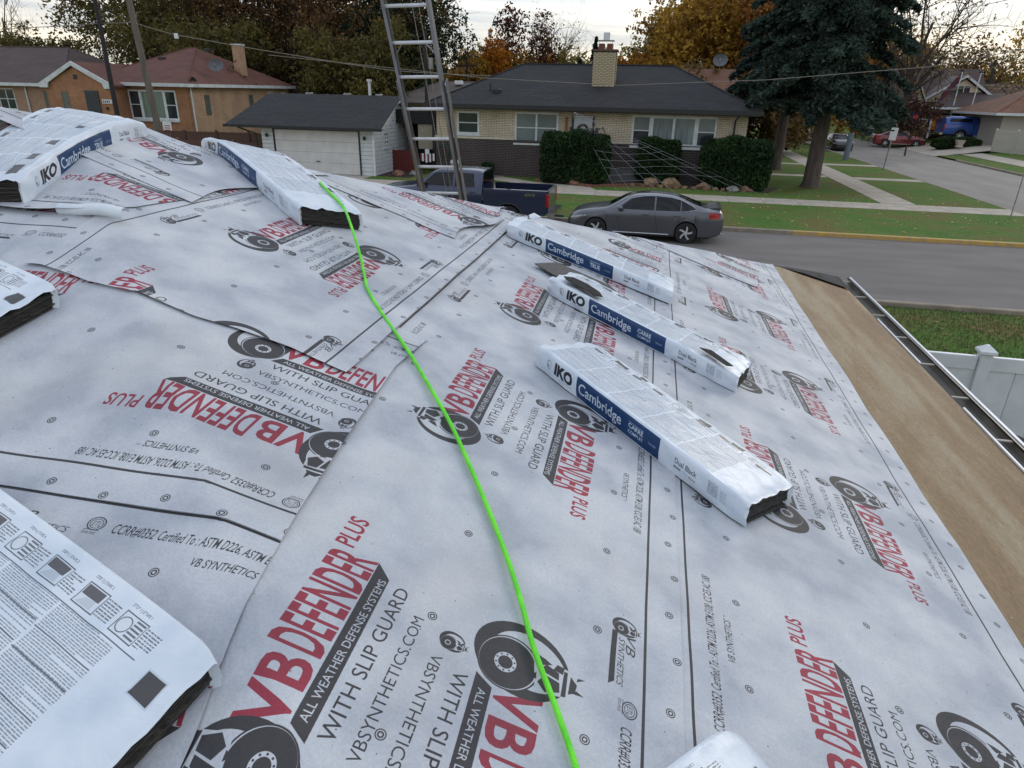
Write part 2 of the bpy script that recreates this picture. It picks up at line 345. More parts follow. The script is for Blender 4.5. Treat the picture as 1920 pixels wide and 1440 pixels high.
def art_sheet():
    c = Canvas(CU, CVH, 1760, True); c.o = CVO
    for v in (0.0, 1.012): c.rect(0, v-.0035, CU, v+.0035, INK)
    def main(f):
        # f maps (v,u) of the first group; rv = group turned round
        rv = f; U = (lambda u: 1.597-u) if rv else (lambda u: u); V = (lambda v: 1.106-v) if rv else (lambda v: v)
        T = lambda t, u, vb, ln, cap, col, **k: c.text(t, U(u), V(vb), ln, cap, col, rev=rv, **k)
        T('VB', .664, .392, .138, .090, RED, bold=.022)
        T('DEFENDER', .815, .389, .277, .100, RED, bold=.022)
        T('PLUS', 1.102, .326, .094, .043, RED, bold=.02)
        c.poly([(U(.686), V(.402)), (U(1.092), V(.393)), (U(1.056), V(.431)), (U(.664), V(.440))], INK)
        T('ALL WEATHER DEFENSE SYSTEMS', .697, .4275, .352, .0165, WH)
        T('WITH SLIP GUARD', .682, .481, .368, .029, INK, bold=.003)
        T('VBSYNTHETICS.COM', .668, .533, .330, .023, INK)
        sg = 1 if rv else -1
        tyre(c, U(.615), V(.390), 1.0, sg); tyre(c, U(.628), V(.512), .27, sg)
    main(False); main(True)
    def edge(rv):
        SU = 2.811 % CU
        U = (lambda u: u) if rv else (lambda u: SU-u); V = (lambda v: v) if rv else (lambda v: 1.02-v+.015)
        T = lambda t, u, vb, ln, cap, col, **k: c.text(t, U(u), V(vb), ln, cap, col, rev=rv, **k)
        sg = 1 if rv else -1
        tyre(c, U(1.205), V(.952), .30, sg)
        T('VB', 1.188, .967, .055, .022, INK, shear=.3); T('SYNTHETICS', 1.176, .950, .136, .014, INK, shear=.3, bold=.004)
        c.poly([(U(1.192), V(.932)), (U(1.192), V(.945)), (U(1.048), V(.945)), (U(1.036), V(.932))], INK)
        c.ell(U(.990), V(.982), .021, .017, INK); c.ell(U(.990), V(.982), .018, .0145, WH); c.ell(U(.990), V(.982), .0155, .012, INK); c.ell(U(.990), V(.982), .0135, .0105, WH)
        T('ETL', 1.000, .976, .020, .012, INK, shear=.3); T('Intertek', 1.010, .956, .032, .009, INK, shear=.2); c.poly([(U(1.010), V(.966)), (U(1.010), V(.9675)), (U(.975), V(.9675)), (U(.975), V(.966))], INK)
        T('CCRR#0352', .947, .966, .10, .023, INK, shear=.25, bold=.010)
        T('Certified To : ASTM D226, ASTM E108; ICC-ES AC 188', .838, .966, .387, .023, INK, shear=.25, bold=.010)
        T('VB SYNTHETICS', .735, .921, .140, .018, INK, shear=.25, bold=.010)
        T('TM', .59, .932, .010, .006, INK)
    edge(True); edge(False)
    def circ(v, u):
        for r, col in ((.0105, INK), (.0082, WH), (.0062, INK), (.0032, WH)): c.ell(u % CU, v, r*1.05, r, col, n=20)
    for k in range(4):
        circ(.545, .161+.285*k); circ(.897, .03+.285*k); circ(.14, .02+.285*k)
    for k in range(8):
        circ(1.071 if k % 2 else 1.087, .03+.1425*k); circ(-.05 if k % 2 else -.065, .03+.1425*k)
    return c.image('underlayment_print')
def paper_mat(img):
    m, t, p = new_mat('printed_underlayment'); L = t.links.new; p.inputs['Roughness'].default_value = .62; p.inputs['Specular IOR Level'].default_value = .35
    im = t.nodes.new('ShaderNodeTexImage'); im.image = img; im.extension = 'REPEAT'
    uvn = t.nodes.new('ShaderNodeUVMap'); L(uvn.outputs[0], im.inputs[0])
    tc = t.nodes.new('ShaderNodeTexCoord')
    def noise(s, d, st=None):
        n = t.nodes.new('ShaderNodeTexNoise'); n.inputs['Scale'].default_value = s; n.inputs['Detail'].default_value = d
        if st:
            mp = t.nodes.new('ShaderNodeMapping'); mp.inputs['Scale'].default_value = st; L(tc.outputs['Object'], mp.inputs[0]); L(mp.outputs[0], n.inputs[0])
        else: L(tc.outputs['Object'], n.inputs[0])
        return n.outputs[0]
    r = t.nodes.new('ShaderNodeValToRGB'); L(noise(5, 9), r.inputs[0])
    r.color_ramp.elements[0].position = .36; r.color_ramp.elements[0].color = (.375, .395, .435, 1); r.color_ramp.elements[1].position = .66; r.color_ramp.elements[1].color = (.555, .565, .58, 1)
    e = r.color_ramp.elements.new(.5); e.color = (.475, .49, .52, 1)
    fib = t.nodes.new('ShaderNodeMapRange'); L(noise(170, 3), fib.inputs[0]); fib.inputs[1].default_value = .3; fib.inputs[2].default_value = .7; fib.inputs[3].default_value = .92; fib.inputs[4].default_value = 1.06
    dirt = t.nodes.new('ShaderNodeMapRange'); L(noise(1.3, 6), dirt.inputs[0]); dirt.inputs[1].default_value = .56; dirt.inputs[2].default_value = .78; dirt.inputs[3].default_value = 0; dirt.inputs[4].default_value = .55
    vo = t.nodes.new('ShaderNodeTexVoronoi'); vo.inputs['Scale'].default_value = 26; L(tc.outputs['Object'], vo.inputs[0])
    sp = t.nodes.new('ShaderNodeMath'); sp.operation = 'LESS_THAN'; L(vo.outputs['Distance'], sp.inputs[0]); sp.inputs[1].default_value = .045
    m0 = t.nodes.new('ShaderNodeMixRGB'); m0.blend_type = 'MULTIPLY'; m0.inputs[0].default_value = 1; L(r.outputs[0], m0.inputs[1]); L(fib.outputs[0], m0.inputs[2])
    m1 = t.nodes.new('ShaderNodeMixRGB'); L(dirt.outputs[0], m1.inputs[0]); L(m0.outputs[0], m1.inputs[1]); m1.inputs[2].default_value = (.42, .40, .38, 1)
    m2 = t.nodes.new('ShaderNodeMixRGB'); L(sp.outputs[0], m2.inputs[0]); L(m1.outputs[0], m2.inputs[1]); m2.inputs[2].default_value = (.12, .11, .10, 1)
    m3 = t.nodes.new('ShaderNodeMixRGB'); m3.blend_type = 'MULTIPLY'; m3.inputs[0].default_value = 1; L(m2.outputs[0], m3.inputs[1]); L(im.outputs[0], m3.inputs[2])
    L(m3.outputs[0], p.inputs['Base Color'])
    b = t.nodes.new('ShaderNodeBump'); b.inputs['Strength'].default_value = .35; b.inputs['Distance'].default_value = .002; L(noise(230, 3), b.inputs['Height'])
    b2 = t.nodes.new('ShaderNodeBump'); b2.inputs['Strength'].default_value = .5; b2.inputs['Distance'].default_value = .022; L(noise(7, 5), b2.inputs['Height']); L(b.outputs[0], b2.inputs['Normal'])
    vc = t.nodes.new('ShaderNodeTexVoronoi'); vc.feature = 'DISTANCE_TO_EDGE'; vc.inputs['Scale'].default_value = 2.1
    wm = t.nodes.new('ShaderNodeMixRGB'); wm.inputs[0].default_value = .16; L(tc.outputs['Object'], wm.inputs[1]); wn = t.nodes.new('ShaderNodeTexNoise'); wn.inputs['Scale'].default_value = 2.4; L(tc.outputs['Object'], wn.inputs[0]); L(wn.outputs['Color'], wm.inputs[2]); L(wm.outputs[0], vc.inputs['Vector'])
    cm2 = t.nodes.new('ShaderNodeMapRange'); L(vc.outputs['Distance'], cm2.inputs[0]); cm2.inputs[1].default_value = 0; cm2.inputs[2].default_value = .035; cm2.inputs[3].default_value = 1; cm2.inputs[4].default_value = 0
    b3 = t.nodes.new('ShaderNodeBump'); b3.inputs['Strength'].default_value = .22; b3.inputs['Distance'].default_value = .006; L(cm2.outputs[0], b3.inputs['Height']); L(b2.outputs[0], b3.inputs['Normal'])
    L(b3.outputs[0], p.inputs['Normal']); return m
PAPER = paper_mat(art_sheet())

# ------------------------------------------------------------------ roof geometry of the house we stand on
APEX = np.array([-2.75, 2.95, 4.21]); ZR0 = APEX[2]+APEX[0]/3
def zR(x, y): return ZR0-x/3
def zP(x, y): return APEX[2]-(APEX[1]-y)/3
def zF(x, y): return APEX[2]-(y-APEX[1])/3
def roofz(x, y, k=.03):
    """smooth minimum of the three slopes"""
    z = np.stack([np.asarray(zR(x, y)+0*y), np.asarray(zP(x, y)+0*x), np.asarray(zF(x, y)+0*x)]); m = z.min(0)
    return m-k*np.log(np.exp(-(z-m)/k).sum(0))
nR = np.array([1/3, 0, 1.]); nR /= np.linalg.norm(nR); nP = np.array([0, -1/3, 1.]); nP /= np.linalg.norm(nP); nF = np.array([0, 1/3, 1.]); nF /= np.linalg.norm(nF)
def rotm(a, b):
    v = np.cross(a, b); c = a@b; K = np.array([[0, -v[2], v[1]], [v[2], 0, -v[0]], [-v[1], v[0], 0]]); return np.eye(3)+K+K@K/(1+c)
def wr(x, y):
    """gentle shared wrinkles of everything laid on the deck"""
    return (.0028*np.sin(5.1*x+1.7*y+1.3*np.sin(2.3*y))*np.sin(4.3*y-2.2*x+.9*np.sin(3.1*x))+.0012*np.sin(13*x+7*y+2*np.sin(5*y))*np.sin(11*y-3*x)
            + .0010*np.sin(23*x-9*y+2*np.sin(9*y))*np.sin(4*y))
def sheet(slope, A, ua, ub, layer, phase, label, va=-.10, vb=1.105, lift=(.004, .004, .004), cell=.018, curl=None, name='roof_underlayment'):
    """one roll of printed underlayment: slope 'R','P','F'; A = position of its upper line; u limits may be functions of v"""
    fa = ua if callable(ua) else (lambda v: ua); fb = ub if callable(ub) else (lambda v: ub)
    nv = int((vb-va)/cell)+1; vv = np.linspace(va, vb, nv); L = max(abs(fb(v)-fa(v)) for v in (va, (va+vb)/2, vb)); nu = int(L/cell)+1
    s = np.linspace(0, 1, nu)[None]; V = np.repeat(vv[:, None], nu, 1); Ua = np.array([fa(v) for v in vv])[:, None]; Ub = np.array([fb(v) for v in vv])[:, None]
    Uu = Ua+(Ub-Ua)*s; k = 1.0541
    if slope == 'R': x = A+V/k; y = Uu; z = zR(x, y)+0*y; n0 = nR
    elif slope == 'P': y = A-V/k; x = Uu; z = zP(x, y)+0*x; n0 = nP
    else: y = A+V/k; x = -Uu; z = zF(x, y)+0*x; n0 = nF
    P = np.stack([x, y, z], -1); nn = np.broadcast_to(n0, P.shape).copy()
    def fold(mask, n1):
        Rm = rotm(n0, n1); P[mask] = APEX+(P[mask]-APEX)@Rm.T; nn[mask] = n1
    hipN = x+y < .20; hipF = x < y-5.70
    if slope == 'R': fold(hipN & ~(y > 2.95), nP); fold((x < y-5.70) & (y > 2.95), nF)
    if slope == 'P': fold((x+y > .20) & (y < 2.95), nR); fold((y > 2.95) & (x < -2.75), nF); fold((y > 2.95) & (x >= -2.75), nR)
    if slope == 'F': fold(x > y-5.70, nR)
    off = .0018*layer-.006+wr(P[..., 0], P[..., 1])
    ed = np.minimum(s, 1-s)*L; du = np.minimum(V-va, vb-V); rn = .5+.5*np.sin(7*Uu+3*V+layer)
    off = off+lift[0]*np.exp(-(s*L)/.03)*rn+lift[1]*np.exp(-((1-s)*L)/.03)*rn+lift[2]*np.exp(-(vb-V)/.03)*rn*.8
    if curl is not None: off = off+curl(Uu, V)
    P = P+nn*off[..., None]
    idx = np.arange(nv*nu).reshape(nv, nu); F = np.stack([idx[:-1, :-1], idx[:-1, 1:], idx[1:, 1:], idx[1:, :-1]], -1).reshape(-1, 4)
    if True: F = F[:, ::-1]
    uv = np.stack([(Uu-phase)/CU, (V+CVO)/CVH], -1).reshape(-1, 2)
    o = np_mesh(name, P.reshape(-1, 3), F, PAPER, uv=uv, smooth=True)
    return tag(o, label, 'underlayment', 'rolls of underlayment on the roof')
def edgeP(yA):
    ys = [.0, .643, .778, .928, 1.123, 1.439, 1.88, 2.15, 2.6, 3.2]; xs = [-.58, -.63, -.654, -.672, -.690, -.708, -.724, -.692, -.68, -.68]
    return lambda v: float(np.interp(yA-v/1.0541, ys, xs))
# right slope, bottom course first
def wavy(b, a, f, p): return lambda v: b+a*math.sin(f*v+p)
sheet('R', .195, -2.0, lambda v: 7.12-.25*v if v < .7 else 6.95-.6*(v-.7)*0+.0, 1, .31, 'lowest roll on the right slope, ragged edge over the bare brown deck', va=-.05, vb=1.125, lift=(.004, .008, .006))
sheet('R', -.870, -1.2, 5.9, 2, 0, 'wide roll across the middle of the right slope carrying the three loose bundles', vb=1.10)
sheet('R', -2.95, .5, 5.0, 2, .4, 'short top roll on the right slope under the wrapped far-side pieces', vb=1.10)
# lower left slope (falls towards the viewer), wrapped over the near hip
sheet('P', -.03, -6, edgeP(-.03), 3, .9, 'roll nearest the viewer below the big bundle', vb=1.1)
sheet('P', 1.02, -6, edgeP(1.02), 4, .528, 'near roll on the left slope partly under the big bundle, end lapping the right slope', vb=1.1)
def curl1(U, V): return .022*np.clip((V-.99)/.11, 0, 1)**2*np.exp(-((U+.86)/.12)**2)
sheet('P', 2.066, -6, edgeP(2.066), 5, .575, 'middle roll on the left slope with upside-down red lettering', vb=1.1, lift=(.004, .006, .004))
def p0end(v):
    y = 3.177-v/1.0541; return float(np.interp(y, [2.0, 2.13, 2.3, 2.46, 2.69, 3.2], [-2.10, -2.02, -1.95, -1.93, -1.88, -1.85]))
def curl0(U, V): return .03*np.clip((V-1.0)/.1, 0, 1)**2*(.4+.6*np.sin(3*U+1)**2)
sheet('P', 3.177, -6, p0end, 10.5, .665, 'upper roll on the left slope running under the draped bundle', vb=1.095, lift=(.004, .01, .014), curl=curl0)
# course above the wide one, laid over the hip
cut_v = [(-1.924, 1.846), (-1.86, 1.831), (-1.80, 1.819), (-1.703, 1.789), (-1.558, 1.773), (-1.345, 1.776), (-1.242, 1.801), (-1.052, 1.822), (-.887, 1.808)]
cutf = lambda v: -.045+float(np.interp(-1.90+v/1.0541, [c[0] for c in cut_v], [c[1] for c in cut_v]))
sheet('R', -1.90, cutf, 4.4, 9, .71, 'roll over the others between near hip and wide roll, cut square on the left', vb=1.085, lift=(.007, .004, .004))
# pieces wrapped over the far hip from the far slope
sheet('F', 2.72, lambda v: 1.86+.03*math.sin(9*v), 5.5, 12, .522, 'piece wrapped over the top of the far hip with an upside-down wheel emblem', lift=(.010, .004, .004))
sheet('F', 3.70, lambda v: .96+.05*math.sin(7*v+1), 5.5, 11.5, .421, 'piece wrapped over the far hip between the hose and the ladder', lift=(.022, .004, .004))
sheet('F', 4.42, lambda v: -.165, 5.5, 5, .311, 'piece wrapped over the far hip behind the farthest loose bundle', va=-.1, lift=(.012, .004, .004))
sheet('F', 5.62, lambda v: -.98-.1*v, 5.5, 4, .55, 'small far piece wrapped over the hip near the bare roof corner', va=-.02, vb=.75, lift=(.012, .004, .004))

def deck_mat():
    m, t, p = new_mat('weathered_roof_deck'); L = t.links.new; p.inputs['Roughness'].default_value = .8; p.inputs['Specular IOR Level'].default_value = .3
    tc = t.nodes.new('ShaderNodeTexCoord')
    def noise(sc_, d, st):
        mp = t.nodes.new('ShaderNodeMapping'); mp.inputs['Scale'].default_value = st; L(tc.outputs['Object'], mp.inputs[0])
        n = t.nodes.new('ShaderNodeTexNoise'); n.inputs['Scale'].default_value = sc_; n.inputs['Detail'].default_value = d; n.inputs['Roughness'].default_value = .62; L(mp.outputs[0], n.inputs[0]); return n.outputs[0]
    r_ = t.nodes.new('ShaderNodeValToRGB'); L(noise(2.0, 12, (1.9, .38, 1)), r_.inputs[0]); cr_ = r_.color_ramp
    cr_.elements[0].position = .34; cr_.elements[0].color = (.22, .150, .088, 1); cr_.elements[1].position = .68; cr_.elements[1].color = (.34, .285, .195, 1)
    e1 = cr_.elements.new(.46); e1.color = (.27, .185, .105, 1); e1 = cr_.elements.new(.56); e1.color = (.32, .25, .16, 1)
    g = t.nodes.new('ShaderNodeMapRange'); L(noise(38, 6, (2.2, .8, 1)), g.inputs[0]); g.inputs[1].default_value = .3; g.inputs[2].default_value = .7; g.inputs[3].default_value = .80; g.inputs[4].default_value = 1.16
    mu = t.nodes.new('ShaderNodeMixRGB'); mu.blend_type = 'MULTIPLY'; mu.inputs[0].default_value = 1; L(r_.outputs[0], mu.inputs[1]); L(g.outputs[0], mu.inputs[2])
    vo = t.nodes.new('ShaderNodeTexVoronoi'); vo.inputs['Scale'].default_value = 13; L(tc.outputs['Object'], vo.inputs[0]); lt = t.nodes.new('ShaderNodeMath'); lt.operation = 'LESS_THAN'; lt.inputs[1].default_value = .05; L(vo.outputs['Distance'], lt.inputs[0])
    mx = t.nodes.new('ShaderNodeMixRGB'); L(lt.outputs[0], mx.inputs[0]); L(mu.outputs[0], mx.inputs[1]); mx.inputs[2].default_value = (.42, .37, .29, 1)
    L(mx.outputs[0], p.inputs['Base Color']); b = t.nodes.new('ShaderNodeBump'); b.inputs['Strength'].default_value = .4; b.inputs['Distance'].default_value = .006; L(noise(60, 6, (2, .7, 1)), b.inputs['Height']); L(b.outputs[0], p.inputs['Normal']); return m
OSB = deck_mat()
house = empty('roofed_house', (0, 0, 0), label='house under repair with hipped roof deck, bare brown strip and gutter', cat='house')
d = MB(); X1, YN, YF, XL = 2.12, -1.93, 7.82, -12.
P3 = lambda x, y, o=-.012: (x, y, float(min(zR(x, y), zP(x, y), zF(x, y)))+o)
top = [P3(X1, YN), P3(X1, YF), P3(XL, YF), P3(XL, YN), P3(-2.75, 2.95), P3(XL, 2.95)]
bot = [(p[0], p[1], p[2]-.03) for p in top]
d.add(top+bot, [(0, 1, 4), (1, 2, 5, 4), (3, 0, 4, 5), (6, 10, 7), (7, 10, 11, 8), (9, 11, 10, 6), (0, 6, 7, 1), (1, 7, 8, 2), (2, 8, 9, 3), (3, 9, 6, 0)])
d.build('roof_deck', OSB, house)
zE = zR(X1, 0)
WALLB = courses('red_house_brick', (.28, .12, .08), (.2, .09, .06), (.2, .18, .15), .22, .075, .008)
m = MB(); m.box(XL+.4, X1-.45, YN+.45, YF-.45, 0, zE-.22); m.build('wall', WALLB, house)
m = MB(); m.box(XL, X1-.02, YN+.02, YF-.02, zE-.22, zE-.19); m.build('soffit', TRIM, house)
m = MB(); m.box(X1-.018, X1, YN, YF, zE-.20, zE-.045); m.box(XL, X1-.02, YF-.018, YF, zE-.20, zE-.045); m.build('fascia_board', TRIM, house)
# drip edge strip pieces showing between deck and gutter
for y0, y1 in ((-1.9, 1.2), (1.3, 3.3), (3.42, 4.4), (5.2, 6.3)):
    m = MB(); m.box(X1-.006, X1+.006, y0, y1, zE-.008, zE+.003); m.build('drip_edge', WHITE, house)
GUT = mat('gutter_inside', (.19, .175, .145), .6, (.10, .09, .075), scale=7, bump=.2, stretch=(2, .5, 1)); 
gut = MB(); prof = [(X1+.004, zE-.03), (X1+.006, zE-.10), (X1+.075, zE-.10), (X1+.125, zE-.075), (X1+.135, zE-.004), (X1+.128, zE-.004), (X1+.118, zE-.07), (X1+.072, zE-.092), (X1+.012, zE-.092), (X1+.010, zE-.03)]
gut.prism(prof, 1, YN, YF+.02); gut.build('gutter', GUT, house)
m = MB(); m.prism([(X1+.124, zE-.006), (X1+.142, zE-.006), (X1+.142, zE+.008), (X1+.124, zE+.008)], 1, YN, YF+.02); m.build('gutter_lip', WHITE, house)
m = MB(); m.prism([(X1+.106, zE-.012), (X1+.120, zE-.012), (X1+.120, zE+.002), (X1+.106, zE+.002)], 1, YN, YF+.02); m.build('gutter_inner_lip', BLACKTRIM, house)
m = MB(); m.box(0, .118, -.010, .010, zE-.016, zE-.008); hang = m.mesh('gutter_hanger', mat('tan_hanger', (.36, .33, .28), .6))
for y in np.arange(-1.6, 7.7, .62): link('gutter_hanger', hang, house, (X1+.002, float(y), 0))
m = MB(); m.add([(1.72, 7.36, float(zF(0, 7.36))+.004), (X1+.02, 7.84, zE+.004), (X1-.6, 7.84, zE-.01), (1.2, 7.0, float(zF(0, 7.0))+.006), (1.6, 7.12, float(zR(1.6, 0))+.010), (X1, 7.55, zE+.012), (X1, 7.3, zE+.008)], [(0, 1, 2, 3), (0, 3, 4), (0, 4, 6, 5), (0, 5, 1)])
m.build('dark_corner_flap', BLACKSH, house)  # dark faceted piece at the far eave corner

# ------------------------------------------------------------------ shingle bundles
def lines(c, x0, x1, y0, y1, pitch, col, rng, fill=.62):
    y = y0
    while y < y1:
        x = x0
        end = x1 if rng.random() > .12 else x0+(x1-x0)*rng.uniform(.3, .8)
        while x < end:
            l = rng.uniform(.003, .014); c.rect(x, y, min(x+l, end), y+pitch*.36, col); x += l+.0022
        y += pitch
def art_top(seed, holes):
    c = Canvas(1.0, .34, 2000, ss=1); rng = random.Random(seed)
    c.a[:] = (.97, .985, 1.0)
    G = (.40, .41, .43); xs = [.05, .212, .374, .536, .698]
    for i, x in enumerate(xs):
        lines(c, x, x+.154, .022, .250, .0042, G, rng)
        for k in range(2):
            yb = .06+.09*k+rng.uniform(0, .02); c.rect(x-.004, yb, x+.152, yb+.0012, (.15, .15, .17)); c.rect(x-.004, yb+.04, x+.152, yb+.0412, (.15, .15, .17))
    c.rect(.04, .252, .90, .2535, (.12, .13, .16))
    for i in range(8):                                    # row of little instruction drawings
        x = .055+.108*i; y = .262
        c.rect(x, y, x+.06, y+.042, (.1, .1, .1)); c.rect(x+.002, y+.002, x+.058, y+.040, (.93, .95, .97))
        if i % 3 != 1:
            c.rect(x+.004, y+.020, x+.052, y+.038, (.16, .14, .14)); c.poly([(x+.006, y+.004), (x+.05, y+.004), (x+.047, y+.02), (x+.02, y+.018)], (.75, .76, .78))
        else:
            c.ell(x+.018, y+.02, .015, .015, (.15, .15, .15)); c.ell(x+.018, y+.02, .013, .013, (.95, .95, .95))
            for k in range(5): c.rect(x+.034, y+.006+k*.007, x+.056, y+.0095+k*.007, (.2, .2, .2))
        lines(c, x+.062, x+.098, y+.004, y+.04, .0052, (.25, .25, .27), rng)
        c.text('STEP %d | ETAPE %d' % (8-i, 8-i), x+.0, .3125, .05, .0055, (.1, .1, .12), up=1, bold=.01)
    for x0, x1, y0, y1 in holes:                          # hand holes cut through the wrapper, shingle showing
        c.rect(x0-.003, y0-.003, x1+.003, y1+.003, (.8, .82, .85)); c.rect(x0, y0, x1, y1, (.09, .08, .075))
    return c.image('bundle_top_print')
def art_side(true_sq):
    c = Canvas(1.0, .10, 2000, ss=2); c.a[:] = (.95, .97, 1.0); rng = random.Random(3)
    c.text('IKO', .105, .030, .105, .044, (.02, .02, .022), up=1, bold=.055, shear=.15)
    c.ell(.078, .052, .013, .019, (.55, .56, .58)); c.ell(.080, .052, .009, .014, (.85, .86, .88)); c.ell(.074, .046, .004, .007, (.3, .3, .32))
    c.text('R', .215, .068, .004, .004, (.1, .1, .1), up=1); lines(c, .135, .205, .018, .022, .005, (.2, .2, .2), rng)
    NB = (.006, .055, .17)
    c.rect(.232, .006, .645, .088, NB)
    c.text('Cambridge', .245, .030, .220, .040, (.80, .86, .93), up=1, bold=.010)
    if true_sq:
        c.text('TRUE', .505, .030, .062, .024, (.8, .86, .93), up=1, bold=.02); c.text('VRAIMENT', .505, .060, .062, .008, (.6, .7, .82), up=1)
    else:
        c.text('CARR\u00c9', .500, .047, .070, .017, (.8, .86, .93), up=1, bold=.02); c.text('COMPLET', .500, .026, .070, .012, (.8, .86, .93), up=1, bold=.01); c.rect(.500, .068, .57, .0695, (.5, .6, .75))
    c.text('SQUARE', .595, .04, .034, .007, (.5, .6, .75), up=1)
    c.text('Dual Black', .715, .046, .092, .019, (.03, .03, .04), up=1, bold=.015)
    for i in range(14): c.rect(.712+.0022*i, .026, .7132+.0022*i, .036, (.05, .05, .05))
    c.text('7-2-5-10', .752, .028, .02, .006, (.1, .1, .1), up=1); c.rect(.778, .026, .806, .034, (.05, .05, .05)); c.rect(.780, .028, .804, .032, (.9, .92, .95))
    lines(c, .855, .895, .03, .075, .006, (.12, .12, .14), rng); lines(c, .905, .93, .03, .07, .006, (.5, .5, .52), rng)
    return c.image('bundle_side_print')
def film_mat(name, img, base=(.69, .725, .765)):
    m, t, p = new_mat(name); L = t.links.new; p.inputs['Roughness'].default_value = .38; p.inputs['Specular IOR Level'].default_value = .5
    tc = t.nodes.new('ShaderNodeTexCoord'); n = t.nodes.new('ShaderNodeTexNoise'); n.inputs['Scale'].default_value = 9; n.inputs['Detail'].default_value = 7; L(tc.outputs['Object'], n.inputs[0])
    r = t.nodes.new('ShaderNodeValToRGB'); L(n.outputs[0], r.inputs[0]); r.color_ramp.elements[0].position = .3; r.color_ramp.elements[0].color = (base[0]*.80, base[1]*.84, base[2]*.88, 1)
    r.color_ramp.elements[1].position = .62; r.color_ramp.elements[1].color = (*base, 1); res = r.outputs[0]
    if img:
        im = t.nodes.new('ShaderNodeTexImage'); im.image = img; im.extension = 'EXTEND'; uvn = t.nodes.new('ShaderNodeUVMap'); L(uvn.outputs[0], im.inputs[0])
        mu = t.nodes.new('ShaderNodeMixRGB'); mu.blend_type = 'MULTIPLY'; mu.inputs[0].default_value = 1; L(res, mu.inputs[1]); L(im.outputs[0], mu.inputs[2]); res = mu.outputs[0]
    L(res, p.inputs['Base Color'])
    w1 = t.nodes.new('ShaderNodeTexNoise'); w1.inputs['Scale'].default_value = 7; w1.inputs['Detail'].default_value = 6; w1.inputs['Distortion'].default_value = .5
    mp = t.nodes.new('ShaderNodeMapping'); mp.inputs['Scale'].default_value = (1, 1.7, 1.5); L(tc.outputs['Object'], mp.inputs[0]); L(mp.outputs[0], w1.inputs[0])
    b = t.nodes.new('ShaderNodeBump'); b.inputs['Strength'].default_value = .55; b.inputs['Distance'].default_value = .012; L(w1.outputs[0], b.inputs['Height']); L(b.outputs[0], p.inputs['Normal'])
    return m
HOLES = [(.17, .235, .292, .318), (.30, .335, .30, .322), (.60, .655, .296, .318), (.755, .81, .292, .316), (.88, .945, .262, .276)]
TOPA = film_mat('wrapper_top', art_top(1, HOLES)); SIDEC = film_mat('wrapper_side_complet', art_side(False)); SIDET = film_mat('wrapper_side_true', art_side(True))
TOPB = film_mat('wrapper_top_holes', art_top(2, [(.935, .978, .215, .255)]))
TOPD = film_mat('wrapper_top_draped', art_top(5, [(.03, .10, .035, .075), (.15, .21, .035, .072), (.30, .35, .04, .075), (.52, .56, .045, .075)]))
FILM = film_mat('wrapper_film', None)
SHB = mat('black_shingle_edge', (.085, .075, .068), .9, (.028, .025, .023), scale=30, bump=.6, bscale=150, stretch=(1, 1, 8))
